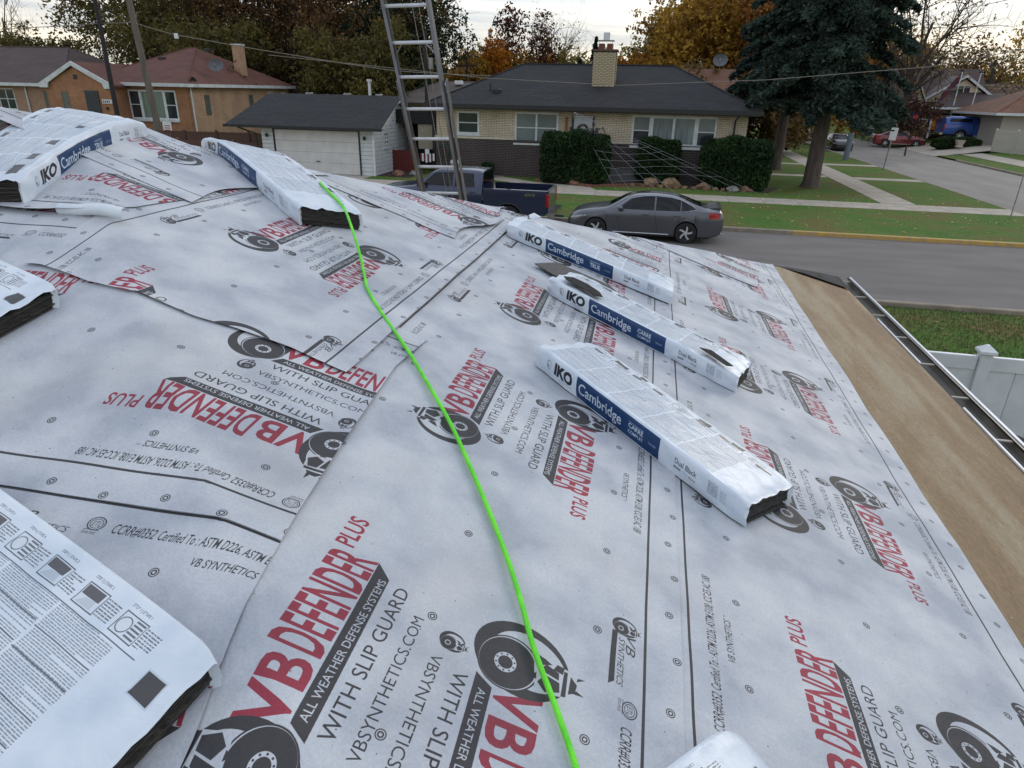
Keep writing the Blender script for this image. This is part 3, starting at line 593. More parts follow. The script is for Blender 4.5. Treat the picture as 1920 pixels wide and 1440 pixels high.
def bundle(label, o, d, L=1.0, W=.335, T=.088, side=SIDEC, top=TOPA, open_end=(0, 1), seed=1, lay=8, fl=False, sag=0, hole=None, bend=None, rumple=1.0, base=None):
    """a wrapped bundle of shingles draped on the roof. o = corner under the start of the printed side, d = direction of that side"""
    d = np.array(d, float); d /= np.linalg.norm(d); wv = np.array([-d[1], d[0]]); o = np.array(o, float)
    rg = np.random.default_rng(seed); ph = rg.uniform(0, 6.28, 8)
    def W3(lx, ly, lz):
        """local length, width, height to world, following the roof"""
        lx = np.asarray(lx, float); ly = np.asarray(ly, float); lz = np.asarray(lz, float)
        slope_c = 1.0
        x = o[0]+d[0]*lx+wv[0]*ly; y = o[1]+d[1]*lx+wv[1]*ly
        z = roofz(x, y, .05)+.0018*lay-.005+lz*1.04
        if bend is not None: z = z+bend(lx, ly)
        return np.stack([x, y, z], -1)
    base = W3(L/2, W/2, 0); e = empty('shingle_bundle', tuple(float(v) for v in base), label=label, cat='shingle bundle', group='wrapped shingle bundles on the roof')
    nx, ins = 44, .012
    s = np.linspace(0, L, nx)
    def section(x, k):
        """points of the wrapper cross-section (y, z, which): bottom-front, front face, top, back face"""
        pts = []; r = .012
        # taper / crumple near the ends
        en = min(x, L-x); tap = 1-.10*math.exp(-en/.02); cr = rumple*(.0022+.0032*math.exp(-en/.06))
        f = lambda t, a: cr*(math.sin(37*x+a+9*t)+.6*math.sin(71*x+2.1*a-14*t)+.5*math.sin(19*x*(1+t)+a))
        H_ = T*(1-.06*math.exp(-en/.03))
        for i, z in enumerate(np.linspace(0, H_-r, 6)): pts.append((f(z*10, ph[0])*.6-(.004*math.sin(math.pi*z/H_)), z, 0, z/.10))
        for t in (30, 60): pts.append((r-r*math.cos(math.radians(t)), H_-r+r*math.sin(math.radians(t)), 0, .86+t/900))
        for i, y in enumerate(np.linspace(r, W-r, 13)): pts.append((y, H_+f(y*6, ph[1])*.8-.003*math.sin(math.pi*y/W)*0, 1, y/.34))
        for t in (60, 30): pts.append((W-r+r*math.cos(math.radians(t)), H_-r+r*math.sin(math.radians(t)), 1, .97))
        for i, z in enumerate(np.linspace(H_-r, 0, 5)): pts.append((W+f(z*8+3, ph[2])*.6, z, 2, 0))
        c = H_/2
        return [(W/2+(p[0]-W/2)*(1-(1-tap)*.5), c+(p[1]-c)*tap if p[1] > .004 else p[1], p[2], p[3]) for p in pts]
    secs = [section(x, i) for i, x in enumerate(s)]; n = len(secs[0])
    A = np.array([[(x, p[0], p[1]) for p in sc_] for x, sc_ in zip(s, secs)])
    P = W3(A[..., 0], A[..., 1], A[..., 2])-base
    which = [p[2] for p in secs[0]]; faces = {0: [], 1: [], 2: []}; idx = np.arange(nx*n).reshape(nx, n)
    for i in range(nx-1):
        for j in range(n-1): faces[min(max(which[j], which[j+1]) if which[j] != 2 else 2, 2)].append((idx[i, j], idx[i+1, j], idx[i+1, j+1], idx[i, j+1]))
    # duplicate vertices per zone so that each zone carries its own print coordinates
    V, Fc, UV, MI = [], [], [], []; off = 0
    for zone, fs in faces.items():
        V.append(P.reshape(-1, 3))
        if zone == 0: uv = [[(x/L, min(p[1]/.096+.02, 1)) for p in sc_] for x, sc_ in zip(s, secs)]
        else: uv = [[(1-x/L if fl else x/L, (1-p[0]/W if fl else p[0]/W)) for p in sc_] for x, sc_ in zip(s, secs)]
        UV.append(np.array(uv).reshape(-1, 2)); Fc.append(np.array(fs)+off); MI += [zone]*len(fs); off += nx*n
    Fall = np.concatenate(Fc)
    me = np_mesh('wrapper', np.concatenate(V), Fall, [side, top, FILM], e, uv=np.concatenate(UV), smooth=True)
    me.data.polygons.foreach_set('material_index', MI)
    # end skirts of film and closed end
    for end in (0, 1):
        xe = 0 if end == 0 else L; sg = -1 if end == 0 else 1
        if end in open_end:
            ring0 = secs[0 if end == 0 else -1]; m = MB()
            for kx, ww in ((0, 1.0), (.006*sg, .97), (-.012*sg, .90)):
                pass
            rings = [[tuple(W3(xe+dx, W/2+(p[0]-W/2)*q, T*.5+(p[1]-T*.5)*q)-base) for p in ring0] for dx, q in ((0, 1), (.008*sg, .985), (-.004*sg, .90))]
            m.loft(rings, 0, False, False); m.build('wrapper_rim', FILM, e, smooth=True)
        else:
            ring0 = secs[0 if end == 0 else -1]
            rings = [[tuple(W3(xe+dx, W/2+(p[0]-W/2)*q, T*.5+(p[1]-T*.5)*q2)-base) for p in ring0] for dx, q, q2 in ((0, 1, 1), (.014*sg, .93, .86), (.020*sg, .6, .5))]
            m = MB(); m.loft(rings, 0, False, False); k = len(m.v)
            m.add([rings[-1][j] for j in range(n)], [tuple(range(n))]); m.build('wrapper_end', FILM, e, smooth=True)
    # the stack of shingles inside, each layer a slab
    NL = 11
    for i in range(NL):
        z0 = .006+i*(T-.022)/NL; z1 = z0+(T-.022)/NL*.66; j0, j1 = rg.uniform(-.012, .0, 2); y0 = .020+.003*rg.random()+(.010 if i in (0, NL-1) else 0); y1 = W-y0
        if bend is None: xs_ = np.linspace(-j0-.002 if 0 in open_end else .01, L+j1+.002 if 1 in open_end else L-.01, 6)
        else: xs_ = np.linspace(-j0 if 0 in open_end else .01, L+j1 if 1 in open_end else L-.01, 16)
        m = MB(); m.loft([[tuple(W3(x, y, z)-base) for y, z in ((y0, z0), (y1, z0), (y1, z1), (y0, z1))] for x in xs_]); m.build('shingle', SHB, e)
    return e
def obliq(o_bl, o_br): return (o_br[0]-o_bl[0], o_br[1]-o_bl[1])
B1 = bundle('full bundle nearest the parked grey car, farthest of the three on the right slope', (-.835, 4.05), (1, -.03), L=1.02, W=.33, T=.082, side=SIDET, seed=11, lay=5, open_end=(1,))
B2 = bundle('middle of the three loose bundles, wrapper torn open at its upper left', (-.465, 3.30), (.95, -.315), L=.99, W=.325, T=.085, seed=12, lay=3, rumple=1.3)
B3 = bundle('nearest of the three loose bundles, Dual Black print and a gaping open right end', (-.372, 2.39), (.78, -.56), L=.93, W=.335, T=.09, seed=13, lay=3, open_end=(1,))
B4 = bundle('bundle with the green hose over its open end, bent down over the far hip', (-2.475, 3.50), (.80, -.60), L=1.15, W=.335, T=.092, seed=14, lay=10, open_end=(1,))
B5 = bundle('big draped bundle bent over the roof peak at the far left', (-2.33, 2.19), (-.22, 1), L=1.04, W=.36, T=.10, side=SIDET, top=TOPD, seed=15, lay=11, open_end=(0,))
B6 = bundle('bundle cut by the left edge of the photo, one dark corner hole in its wrapper', (-2.68, 1.60), (.95, -.31), L=.90, W=.34, T=.065, top=TOPB, seed=16, lay=8, fl=False)
B7 = bundle('nearest bundle at the lower left with small instruction drawings and a dark open end', (-1.69, .745), (.945, -.327), L=1.0, W=.335, T=.070, top=TOPB, seed=17, lay=7, fl=False, rumple=.6)
B8 = bundle('white bundle end poking in at the bottom edge right of the hose', (-.121, -.010), (.62, .785), L=1.0, W=.33, T=.085, top=TOPB, seed=18, lay=3, open_end=())
B9 = bundle('bundle behind the far hip at the ladder, only its blue side showing', (-1.93, 4.72), (.92, .39), L=1.0, W=.30, T=.07, seed=19, lay=4)
# torn hole and loose pieces
def patch(name, pts, m, label, cat, th=.006, dz=.012, parent=None):
    mb = MB(); c = np.mean(pts, 0); n = len(pts)
    tp = [(x-c[0], y-c[1], float(roofz(x, y))+dz) for x, y in pts]
    z0 = min(t[2] for t in tp); tp = [(a, b, z-z0) for a, b, z in tp]; bt = [(a, b, z-th) for a, b, z in tp]
    mb.add(tp+bt, [tuple(range(n)), tuple(range(2*n-1, n-1, -1))]+[(i, i+n, (i+1) % n+n, (i+1) % n) for i in range(n)])
    o = mb.build(name, m, None, (c[0], c[1], z0)); return tag(o, label, cat)
SHG = mat('granule_shingle', (.20, .19, .175), .95, (.09, .085, .08), scale=120, bump=.7, bscale=300)
patch('shingle_offcut', [(-.60, 3.66), (-.50, 3.86), (-.18, 3.83), (-.10, 3.70), (-.30, 3.50)][::-1], SHG, 'grey cut piece of shingle lying between the two farther bundles', 'shingle piece', dz=.024)
TORN = mat('torn_dark_opening', (.035, .032, .03), .95, (.02, .018, .017), scale=60, bump=.6, bscale=200)
def top_patch(parent, poly, lift=.006):
    base = np.array(parent.location); mb = MB(); n = len(poly)
    tp = [(x-base[0], y-base[1], float(roofz(x, y, .05))+z+lift-base[2]) for x, y, z in poly]; bt = [(a, b, z-.004) for a, b, z in tp]
    mb.add(tp+bt, [tuple(range(n)), tuple(range(2*n-1, n-1, -1))]+[(i, i+n, (i+1) % n+n, (i+1) % n) for i in range(n)]); return mb
top_patch(B2, [(-.395, 3.345, .106), (-.375, 3.305, .107), (-.30, 3.275, .106), (-.22, 3.250, .104), (-.185, 3.275, .104), (-.205, 3.33, .104), (-.275, 3.385, .105), (-.35, 3.395, .106)]).build('torn_opening', TORN, B2)
top_patch(B2, [(.30, 3.09, .107), (.42, 2.99, .107), (.455, 3.02, .107), (.36, 3.12, .107)]).build('torn_opening', TORN, B2)
m = MB(); c0 = Vector((-2.05, 2.16, float(roofz(-2.05, 2.16))+.03))   # small curled scrap of film
m.loft([[(x*.5, .022*math.cos(t)-.01, .022*math.sin(t)+.006*math.sin(9*x)) for t in np.linspace(.2, 4.6, 9)] for x in np.linspace(-.22, .40, 9)], 0, False, False)
tag(m.build('film_scrap', FILM, None, c0, -.12, smooth=True), 'curled white flap of film lifting beside the draped bundle', 'film scrap')
m = MB(); m.add([(0, 0, 0), (.06, .01, .008), (.09, .06, .0), (.04, .08, .025), (.0, .05, .015)], [(0, 1, 2, 3, 4)]); 
tag(m.build('film_scrap', FILM, None, (-.80, 4.60, 3.60), .3), 'small torn white scrap on the hip beside the farthest bundle', 'film scrap')

# ------------------------------------------------------------------ bright green cord
GREEN = mat('neon_green_rubber', (.19, .95, .03), .4, (.13, .78, .02), scale=16, bump=.5, bscale=260, spec=.5, lo=.42, hi=.6)
pts = [(-2.02, 3.60, .03), (-1.80, 3.47, .06), (-1.617, 3.204, .112), (-1.515, 3.105, .112), (-1.413, 2.995, .112), (-1.31, 2.83, .108), (-1.235, 2.72, .065), (-1.195, 2.665, .022), (-1.13, 2.54, .012), (-1.06, 2.41, .012), (-.933, 2.246, .012), (-.774, 2.058, .012), (-.66, 1.914, .012), (-.523, 1.725, .012), (-.394, 1.516, .012), (-.283, 1.324, .012), (-.207, 1.176, .012), (-.144, 1.033, .012), (-.082, .919, .012), (-.031, .819, .012), (.03, .68, .012), (.09, .5, .012)]
C3 = [Vector((x, y, float(roofz(np.float64(x), np.float64(y)))+dz+(.0015 if y < 1.98 else .008)-.004)) for x, y, dz in pts]
fine = []
for i in range(len(C3)-1):
    p0, p1, p2, p3 = C3[max(i-1, 0)], C3[i], C3[i+1], C3[min(i+2, len(C3)-1)]
    for t in np.linspace(0, 1, 7)[:-1]:
        fine.append(.5*((2*p1)+(-p0+p2)*t+(2*p0-5*p1+4*p2-p3)*t*t+(-p0+3*p1-3*p2+p3)*t**3))
m = MB(); m.tube(fine, .0062, 10); tag(m.build('air_hose', GREEN, None, smooth=True), 'neon green hose snaking down the underlayment towards the viewer', 'hose')

# ------------------------------------------------------------------ extension ladder leaning on the far eave
st = Vector((.0098, .135, -.303)); p0 = Vector((-2.43, 6.84, 5.12)); foot = p0+st*16.9
ax = -st.normalized(); lad = empty('extension_ladder', foot, label='tall aluminium extension ladder leaning on the far eave, rising past the roof', cat='ladder')
rgt = Vector((1, 0, 0)); rgt = (rgt-ax*rgt.dot(ax)).normalized(); nrm = rgt.cross(ax)
def bar(mb, a, b, w1, w2, mi=0):
    a = Vector(a); b = Vector(b); d_ = (b-a).normalized()
    u = (nrm if abs(d_.dot(rgt)) < .5 else nrm)
    v = d_.cross(u).normalized()
    mb.loft([[tuple(p+u*sx*w1/2+v*sy*w2/2) for sx, sy in ((-1, -1), (1, -1), (1, 1), (-1, 1))] for p in (a, b)], mi)
LEN = st.length*20.5
for sd in (-1, 1):
    m = MB(); o_ = rgt*sd*.235
    bar(m, o_, o_+ax*LEN, .075, .006); bar(m, o_+nrm*.037-rgt*sd*.012, o_+nrm*.037+ax*LEN-rgt*sd*.012, .006, .028); bar(m, o_-nrm*.037-rgt*sd*.012, o_-nrm*.037+ax*LEN-rgt*sd*.012, .006, .028)
    m.build('rail', ALUD, lad)
    m = MB(); bar(m, o_+rgt*sd*.03-nrm*.03, o_+rgt*sd*.03-nrm*.03+ax*LEN*.72, .07, .006); bar(m, o_+rgt*sd*.022-nrm*.064, o_+rgt*sd*.022-nrm*.064+ax*LEN*.72, .006, .024); m.build('rail', ALUD, lad)
k = 0
while k < 20:
    if .6 < k:
        m = MB(); c = ax*st.length*(16.9-(k-3.0)); 
        if c.dot(ax) > .1: m.tube([c-rgt*.232, c+rgt*.232], .017, 10); m.build('rung', ALU, lad, smooth=True)
    k += 1
for q in (0.035, .10):
    m = MB(); m.tube([rgt*q-nrm*.05+ax*.5, rgt*q-nrm*.055+ax*LEN], .004, 5); m.build('rope', WIREL, lad)
for sd in (-1, 1):
    m = MB(); c = ax*st.length*15.9; bar(m, c+rgt*sd*.225-ax*.13, c+rgt*sd*.13-ax*.02, .012, .008); m.build('brace', ALUD, lad)
    m = MB(); bar(m, rgt*sd*.24-ax*.02, rgt*sd*.24+ax*.12, .11, .03); m.build('ladder_foot', DARKP, lad)

# ------------------------------------------------------------------ ground, streets, walks
def flat(name, x0, x1, y0, y1, z, m, nx=1, ny=1, kind='structure', zf=None):
    xs = np.linspace(x0, x1, nx+1); ys = np.linspace(y0, y1, ny+1); X, Y = np.meshgrid(xs, ys)
    Z = (np.full_like(X, z) if zf is None else zf(X, Y)+z)
    idx = np.arange((nx+1)*(ny+1)).reshape(ny+1, nx+1); F = np.stack([idx[:-1, :-1], idx[:-1, 1:], idx[1:, 1:], idx[1:, :-1]], -1).reshape(-1, 4)
    o = np_mesh(name, np.stack([X, Y, Z], -1).reshape(-1, 3), F, m); o['kind'] = kind; return o
flat('ground', -900, 900, -300, 1500, -.012, GRASS)
flat('street', -260, 260, 16.6, 25.0, .0, ASPHALT)
flat('side_street', 15.5, 23.6, 25.0, 420, .002, SIDEST)
def curb(name, x0, x1, y0, y1, m=CURBM, h=.13):
    mb = MB(); mb.bbox(x0, x1, y0, y1, -.05, h, .02); return structure(mb.build(name, m))
curb('curb', -240, 60, 16.42, 16.6, h=.10)
curb('curb', -240, -21.3, 25.0, 25.2); curb('curb', -14.6, 5.0, 25.0, 25.2); curb('curb', 5.0, 15.3, 25.0, 25.2, YELLOWP)
curb('curb', 15.3, 15.5, 25.2, 200); curb('curb', 23.6, 23.8, 30, 62); 
# raised parkway and lawns between curb and houses
LZ = .115
def lawn(x0, x1, y0, y1, name='lawn'):
    mb = MB(); mb.box(x0, x1, y0, y1, -.1, LZ); return structure(mb.build(name, GRASS))
lawn(-240, -21.3, 25.2, 31.6); lawn(-14.6, 15.3, 25.2, 31.6); lawn(-240, -21.3, 33.4, 90); lawn(-14.6, 10.2, 33.4, 90); lawn(11.7, 15.3, 33.4, 66)
# driveway to the white garage
mb = MB(); mb.box(-21.3, -14.6, 25.2, 34.8, -.1, LZ-.004); drive = structure(mb.build('driveway', CONCRETE))
sw = empty('sidewalk', (0, 32.5, 0)); structure(sw)
mb = MB(); mb.bbox(-.742, .742, -.9, .9, 0, LZ+.012, .008); slab = mb.mesh('slab', CONCRETE)
for i in range(-9, 21):
    x = -13.8+1.5*(i+9)
    if x < 15.2: o = link('slab', slab, sw, (x, 0, 0)); o.rotation_euler = (random.uniform(-.002, .002), 0, 0)
mb = MB(); mb.box(-240, -21.3, 31.6, 33.4, -.05, LZ+.01); structure(mb.build('sidewalk', CONCRETE))
sw2 = empty('side_walkway', (10.95, 33.5, 0)); structure(sw2)
mb = MB(); mb.bbox(-.73, .73, -.742, .742, 0, LZ+.01, .008); slab2 = mb.mesh('slab', CONCRETE)
for i in range(34): link('slab', slab2, sw2, (0, .80+1.5*i, 0))
for yy in (43.5, 52.5):
    mb = MB(); mb.box(11.72, 15.28, yy, yy+1.2, 0, LZ+.006); structure(mb.build('cross_walkway', CONCRETE))
for yy in (44.0, 52.0):
    mb = MB(); mb.box(4.5, 10.18, yy, yy+1.0, 0, LZ+.006); structure(mb.build('cross_walkway', CONCRETE))
# front walk of the ranch house and brick-edged mulch bed
def polyslab(name, pts, z, m, z0=0.):
    mb = MB(); n = len(pts); mb.add([(x, y, z) for x, y in pts]+[(x, y, z0) for x, y in pts], [tuple(range(n))]+[(i, i+n, (i+1) % n+n, (i+1) % n) for i in range(n)]); return mb.build(name, m)
structure(polyslab('front_walk', [(-6.6, 33.38), (-2.6, 33.38), (-3.0, 34.3), (-6.0, 35.4), (-7.9, 36.9), (-8.9, 37.2), (-9.3, 36.4), (-7.2, 34.9)][::1], LZ+.014, CONCRETE))
structure(polyslab('mulch_bed', [(-5.6, 36.9), (-6.0, 35.9), (-2.9, 34.45), (-.5, 36.2), (-.8, 37.3), (-4.4, 37.3)], LZ+.03, SOIL))
edge = empty('brick_bed_edging', (-3.3, 34.6, LZ), label='low row of red bricks edging the mulch bed in front of the left hedge', cat='edging')
EBR = mat('edging_brick', (.26, .10, .07), .85, (.17, .07, .05), scale=9)
mb = MB(); mb.bbox(-.095, .095, -.05, .05, 0, .11, .008); ebm = mb.mesh('brick', EBR)
pl = [(-6.0, 35.9), (-2.9, 34.45), (-.5, 36.2)]
for a_, b_ in zip(pl, pl[1:]):
    L_ = math.dist(a_, b_); n_ = int(L_/.2)
    for i in range(n_):
        t_ = (i+.5)/n_; link('brick', ebm, edge, (a_[0]+(b_[0]-a_[0])*t_+3.3, a_[1]+(b_[1]-a_[1])*t_-34.6, random.uniform(-.01, .01)), math.atan2(b_[1]-a_[1], b_[0]-a_[0])+random.uniform(-.05, .05))
structure(polyslab('mulch_bed', [(-1.0, 35.9), (5.6, 35.3), (6.4, 37.4), (-1.0, 37.4)], LZ+.025, SOIL))
structure(polyslab('mulch_bed', [(-14.45, 34.9), (-12.6, 34.7), (-12.3, 37.4), (-14.45, 37.4)], LZ+.02, SOIL))
structure(polyslab('gravel_bed', [(-11.6, 36.4), (-8.2, 36.2), (-8.0, 37.4), (-11.6, 37.4)], LZ+.02, mat('pale_gravel', (.42, .34, .24), .95, (.22, .17, .12), scale=22, bump=.8)))
# raised far corner beyond the side street
FARZ = lambda X, Y: .90*np.clip((X-24.2)/5.5, 0, 1)**.9
flat('far_lawn', 23.8, 40, 33, 66.5, .10, GRASS, 16, 4, zf=lambda X, Y: .45*np.clip((X-24.2)/5, 0, 1))
flat('far_driveway', 23.6, 80, 66.5, 78, .02, CONCRETE, 26, 3, zf=FARZ)
flat('far_yard', 23.6, 120, 78, 170, .04, GRASS, 34, 6, zf=FARZ)
flat('far_walk', 25.6, 27.2, 33, 66.5, .125, CONCRETE, 4, 4, zf=lambda X, Y: .45*np.clip((X-24.2)/5, 0, 1))
# fallen leaves on the lawns and the nearby street verge
def litter(name, n, x0, x1, y0, y1, z, size, m, rng=np.random.default_rng(3)):
    c = np.stack([rng.uniform(x0, x1, n), rng.uniform(y0, y1, n), np.full(n, z)], 1); a = rng.uniform(0, 6.28, n); s = size*rng.uniform(.5, 1.2, n)
    q = []
    for k in range(4):
        t = a+k*math.pi/2; q.append(c+np.stack([np.cos(t)*s, np.sin(t)*s*.7, rng.uniform(0, .03, n)], 1))
    V = np.stack(q, 1).reshape(-1, 3); F = np.arange(4*n).reshape(n, 4); o = np_mesh(name, V, F, m); o['kind'] = 'stuff'
    return o
YL = leaf_mat('fallen_leaf', (.55, .40, .12), (.26, .15, .05), (.7, .55, .22), 3)
tag(litter('fallen_leaves', 750, -14, 15, 25.4, 37, LZ+.01, .055, YL), 'scattered yellow fallen leaves on the lawns across the street', 'leaves')
BL = leaf_mat('brown_fallen_leaf', (.17, .085, .035), (.08, .045, .02), (.24, .14, .06), 3)
lf = litter('fallen_leaves', 500, 4.5, 12, 9.5, 16.2, .012, .05, BL); tag(lf, 'brown fallen leaves on the grass strip beyond the white fence', 'leaves')
# short grass blades on the near verge
ng = 42000; gx = RNG.uniform(2.5, 13, ng); gy = RNG.uniform(8.2, 16.4, ng); ga = RNG.uniform(0, 6.28, ng); gh = RNG.uniform(.02, .065, ng)
tri = np.stack([np.stack([gx+.008*np.cos(ga), gy+.008*np.sin(ga), 0*gx-.01], 1), np.stack([gx-.008*np.cos(ga), gy-.008*np.sin(ga), 0*gx-.01], 1), np.stack([gx+RNG.normal(0, .02, ng), gy+RNG.normal(0, .02, ng), gh], 1)], 1)
gr = np_mesh('grass_blades', tri.reshape(-1, 3), np.arange(3*ng).reshape(ng, 3), leaf_mat('grass_blade', (.085, .125, .035), (.05, .07, .02), (.16, .15, .06), .7), fn=3)
tag(gr, 'mown green grass strip beyond the white fence', 'grass', kind='stuff')

# ------------------------------------------------------------------ building blocks for houses
def window(par, x, z, w, h, y, ax=1, panes=1, rails=1, frame=TRIM, glass=GLASS, glass2=None, sill=True, t=.06, name='window', out=-1, name_l=None):
    """window on a wall; ax=1: wall faces -y/+y at y; ax=0: wall faces x at y (position along x given as y)"""
    def B(mb, a0, a1, d0, d1, z0, z1, mi=0):
        d0, d1 = y+out*d0, y+out*d1; d0, d1 = min(d0, d1), max(d0, d1)
        if ax == 1: mb.box(a0, a1, d0, d1, z0, z1, mi)
        else: mb.box(d0, d1, a0, a1, z0, z1, mi)
    m = MB(); B(m, x, x+t, -.06, .035, z, z+h); B(m, x+w-t, x+w, -.06, .035, z, z+h); B(m, x+t, x+w-t, -.06, .035, z+h-t, z+h); B(m, x+t, x+w-t, -.06, .035, z, z+t)
    f = m.build(name, frame, par); pw = (w-2*t)/panes
    for i in range(panes):
        a = x+t+i*pw
        if i: m = MB(); B(m, a-t*.5, a+t*.5, -.05, .03, z+t, z+h-t); m.build('mullion', frame, f)
        if rails:
            m = MB(); B(m, a+(t*.5 if i else 0), a+pw-(t*.5 if i < panes-1 else 0), -.04, .022, z+h/2-.025, z+h/2+.025); m.build('sash_rail', frame, f)
            m = MB(); B(m, a, a+pw, -.03, .006, z+h/2+.02, z+h-t*.9); m.build('pane', glass2 or glass, f); m = MB(); B(m, a, a+pw, -.03, .004, z+t*.9, z+h/2-.02); m.build('pane', glass, f)
        else:
            m = MB(); B(m, a, a+pw, -.03, .006, z+t*.9, z+h-t*.9); m.build('pane', glass, f)
    if sill: m = MB(); B(m, x-.06, x+w+.06, -.05, .09, z-.09, z-.002); m.build('sill', frame, f)
    return f
def hip_roof(par, x0, x1, y0, y1, z0, zr, m, inset, name='roof', th=.08, trim=BLACKTRIM, fh=.2):
    """hipped roof with ridge along x"""
    ym = (y0+y1)/2; b = MB(); A = [(x0, y0, z0), (x1, y0, z0), (x1, y1, z0), (x0, y1, z0), (x0+inset, ym, zr), (x1-inset, ym, zr)]
    Bv = [(p[0], p[1], p[2]-th) for p in A[:4]]
    b.add(A+Bv, [(0, 1, 5, 4), (1, 2, 5), (2, 3, 4, 5), (3, 0, 4), (0, 6, 7, 1), (1, 7, 8, 2), (2, 8, 9, 3), (3, 9, 6, 0), (6, 9, 8, 7)]); r = b.build(name, m, par)
    g = MB(); g.box(x0-.07, x1+.07, y0-.10, y0-.003, z0-fh, z0+.01); g.build('gutter', trim, r)
    g = MB(); g.box(x1+.003, x1+.03, y0-.003, y1, z0-fh, z0+.0); g.build('fascia_board', trim, r); g = MB(); g.box(x0-.03, x0-.003, y0-.003, y1, z0-fh, z0); g.build('fascia_board', trim, r)
    g = MB(); g.tube([(x0+inset, ym, zr+.01), (x1-inset, ym, zr+.01)], .06, 6); g.build('ridge_cap', m, r)
    for sx, xi, xo in ((-1, x0+inset, x0), (1, x1-inset, x1)):
        g = MB(); g.tube([(xi, ym, zr+.01), (xo, y0, z0+.01)], .05, 6); g.build('hip_cap', m, r)
    return r
def gable_roof(par, x0, x1, y0, y1, z0, zr, m, axis='x', name='roof', th=.14, trim=BLACKTRIM):
    b = MB()
    if axis == 'x': ym = (y0+y1)/2; poly = [(y0, z0), (ym, zr), (y1, z0), (y1, z0-th), (ym, zr-th), (y0, z0-th)]; b.prism(poly, 0, x0, x1)
    else: xm = (x0+x1)/2; poly = [(x0, z0), (xm, zr), (x1, z0), (x1, z0-th), (xm, zr-th), (x0, z0-th)]; b.prism(poly, 1, y0, y1)
    return b.build(name, m, par)

# ------------------------------------------------------------------ cream and brown brick ranch house
rx, ry = -3.7, 37.5
R_ = empty('ranch_house', (rx, ry, 0), label='single-storey cream and dark brick house with black hipped roof behind the grey car', cat='house')
X0, X1r = -8.15, 8.13; WZ = 3.52
m = MB(); m.box(X0, X1r, .0, 9, 2.10, WZ); m.build('upper_wall', CREAM, R_)
m = MB(); m.box(X0-.06, X1r+.06, -.06, 9.06, 0, 2.0); m.build('lower_wall', DARKB, R_)
LEDGE = mat('stone_ledge', (.58, .52, .40), .8, scale=5)
for a_, b_ in ((X0-.09, -3.80), (-1.5, -.80), (.25, 2.45), (6.9, X1r+.09)):
    m = MB(); m.box(a_, b_, -.10, .05, 2.0, 2.11); m.build('ledge', LEDGE, R_)
m = MB(); m.box(X0, X1r, .02, 8.98, 1.99, 2.105); m.build('ledge_core', LEDGE, R_)
RR = hip_roof(R_, -8.55, 8.65, -.75, 9.75, 3.74, 5.86, BLACKSH, 4.35)
m = MB(); m.box(-8.5, 8.6, -.7, 9.7, 3.50, 3.54); m.build('soffit', BLACKTRIM, R_)
window(R_, -6.98, 2.22, 1.24, 1.16, 0, panes=1, frame=TRIM, glass2=GLASS, t=.10)
window(R_, -3.78, 1.86, 2.34, 1.56, 0, panes=2, frame=TRIM, glass=BLIND, glass2=BLIND, t=.10)
f = window(R_, 2.42, 1.95, .95, 1.46, 0, panes=1, frame=TRIM, glass2=BLIND, t=.09, sill=False)
f = window(R_, 3.37, 1.95, 2.30, 1.46, 0, panes=2, rails=0, frame=TRIM, glass=CURTAIN, t=.12, sill=False)
f = window(R_, 5.67, 1.95, .98, 1.46, 0, panes=1, frame=TRIM, glass2=BLIND, t=.09, sill=False)
m = MB(); m.box(2.36, 6.72, -.12, .04, 1.82, 1.945); m.build('window_sill', TRIM, R_)
D = MB(); D.box(-.62, .36, -.035, .03, 1.05, 3.22); DO = D.build('front_door', mat('storm_door_white', (.50, .53, .55), .4), R_)
m = MB(); m.box(-.72, -.622, -.07, .02, 1.05, 3.32); m.box(.362, .46, -.07, .02, 1.05, 3.32); m.box(-.622, .362, -.07, .02, 3.222, 3.32); m.build('door_frame', BLACKTRIM, R_)
m = MB(); m.box(-.66, .40, -.075, -.04, 3.23, 3.30); m.build('door_lintel', TRIM, R_)
m = MB()
ring = [[(-.13+(.25+.055*math.cos(t))*math.cos(a), -.10+.05*math.sin(t), 2.62+(.25+.055*math.cos(t))*math.sin(a)) for t in np.linspace(0, 2*math.pi, 6, endpoint=False)] for a in np.linspace(0, 2*math.pi, 25)]
m.loft(ring, 0, False); WRE = mat('wreath_leaves', (.10, .045, .03), .9, (.03, .04, .02), scale=12, bump=1)
m.build('wreath', WRE, DO)
m = MB(); m.box(-.40, .14, -.055, -.037, 1.35, 1.85); m.build('door_panel', mat('door_panel_grey', (.32, .35, .37), .4), DO)
m = MB(); m.box(-.62, .36, -.05, -.037, 1.06, 1.30); m.build('kick_plate', mat('kick_plate_dark', (.06, .07, .08), .3, scale=6), DO)
m = MB(); m.box(-.9, .65, -1.0, -.06, 0, .95); m.build('porch_step', CONCRETE, R_)
m = MB(); m.box(-1.10, -.82, -.03, -.004, 1.98, 2.10); m.build('address_plaque', mat('bronze_plaque', (.10, .07, .05), .5), R_)
RUST = mat('rusty_orange_letters', (.32, .11, .04), .7, (.2, .07, .03), scale=9)
bn = MB(); bn.box(-1.09, -.93, -.03, -.004, 2.36, 3.24); bn = bn.build('vertical_banner', mat('rust_banner', (.30, .16, .08), .8), R_)
m = MB()
for i in range(6): m.box(-1.07, -.95, -.036, -.031, 2.42+.135*i, 2.50+.135*i)
m.build('banner_letters', RUST, bn)
m = MB(); m.box(-.80, -.755, -.10, -.004, 2.55, 2.75); m.build('porch_lamp', BLACKTRIM, R_)
ds = MB(); ds.tube([(7.55, -.78, 3.5), (7.50, -.16, 3.25), (7.50, -.14, .25)], .05, 6); ds.build('downspout', BLACKTRIM, R_)
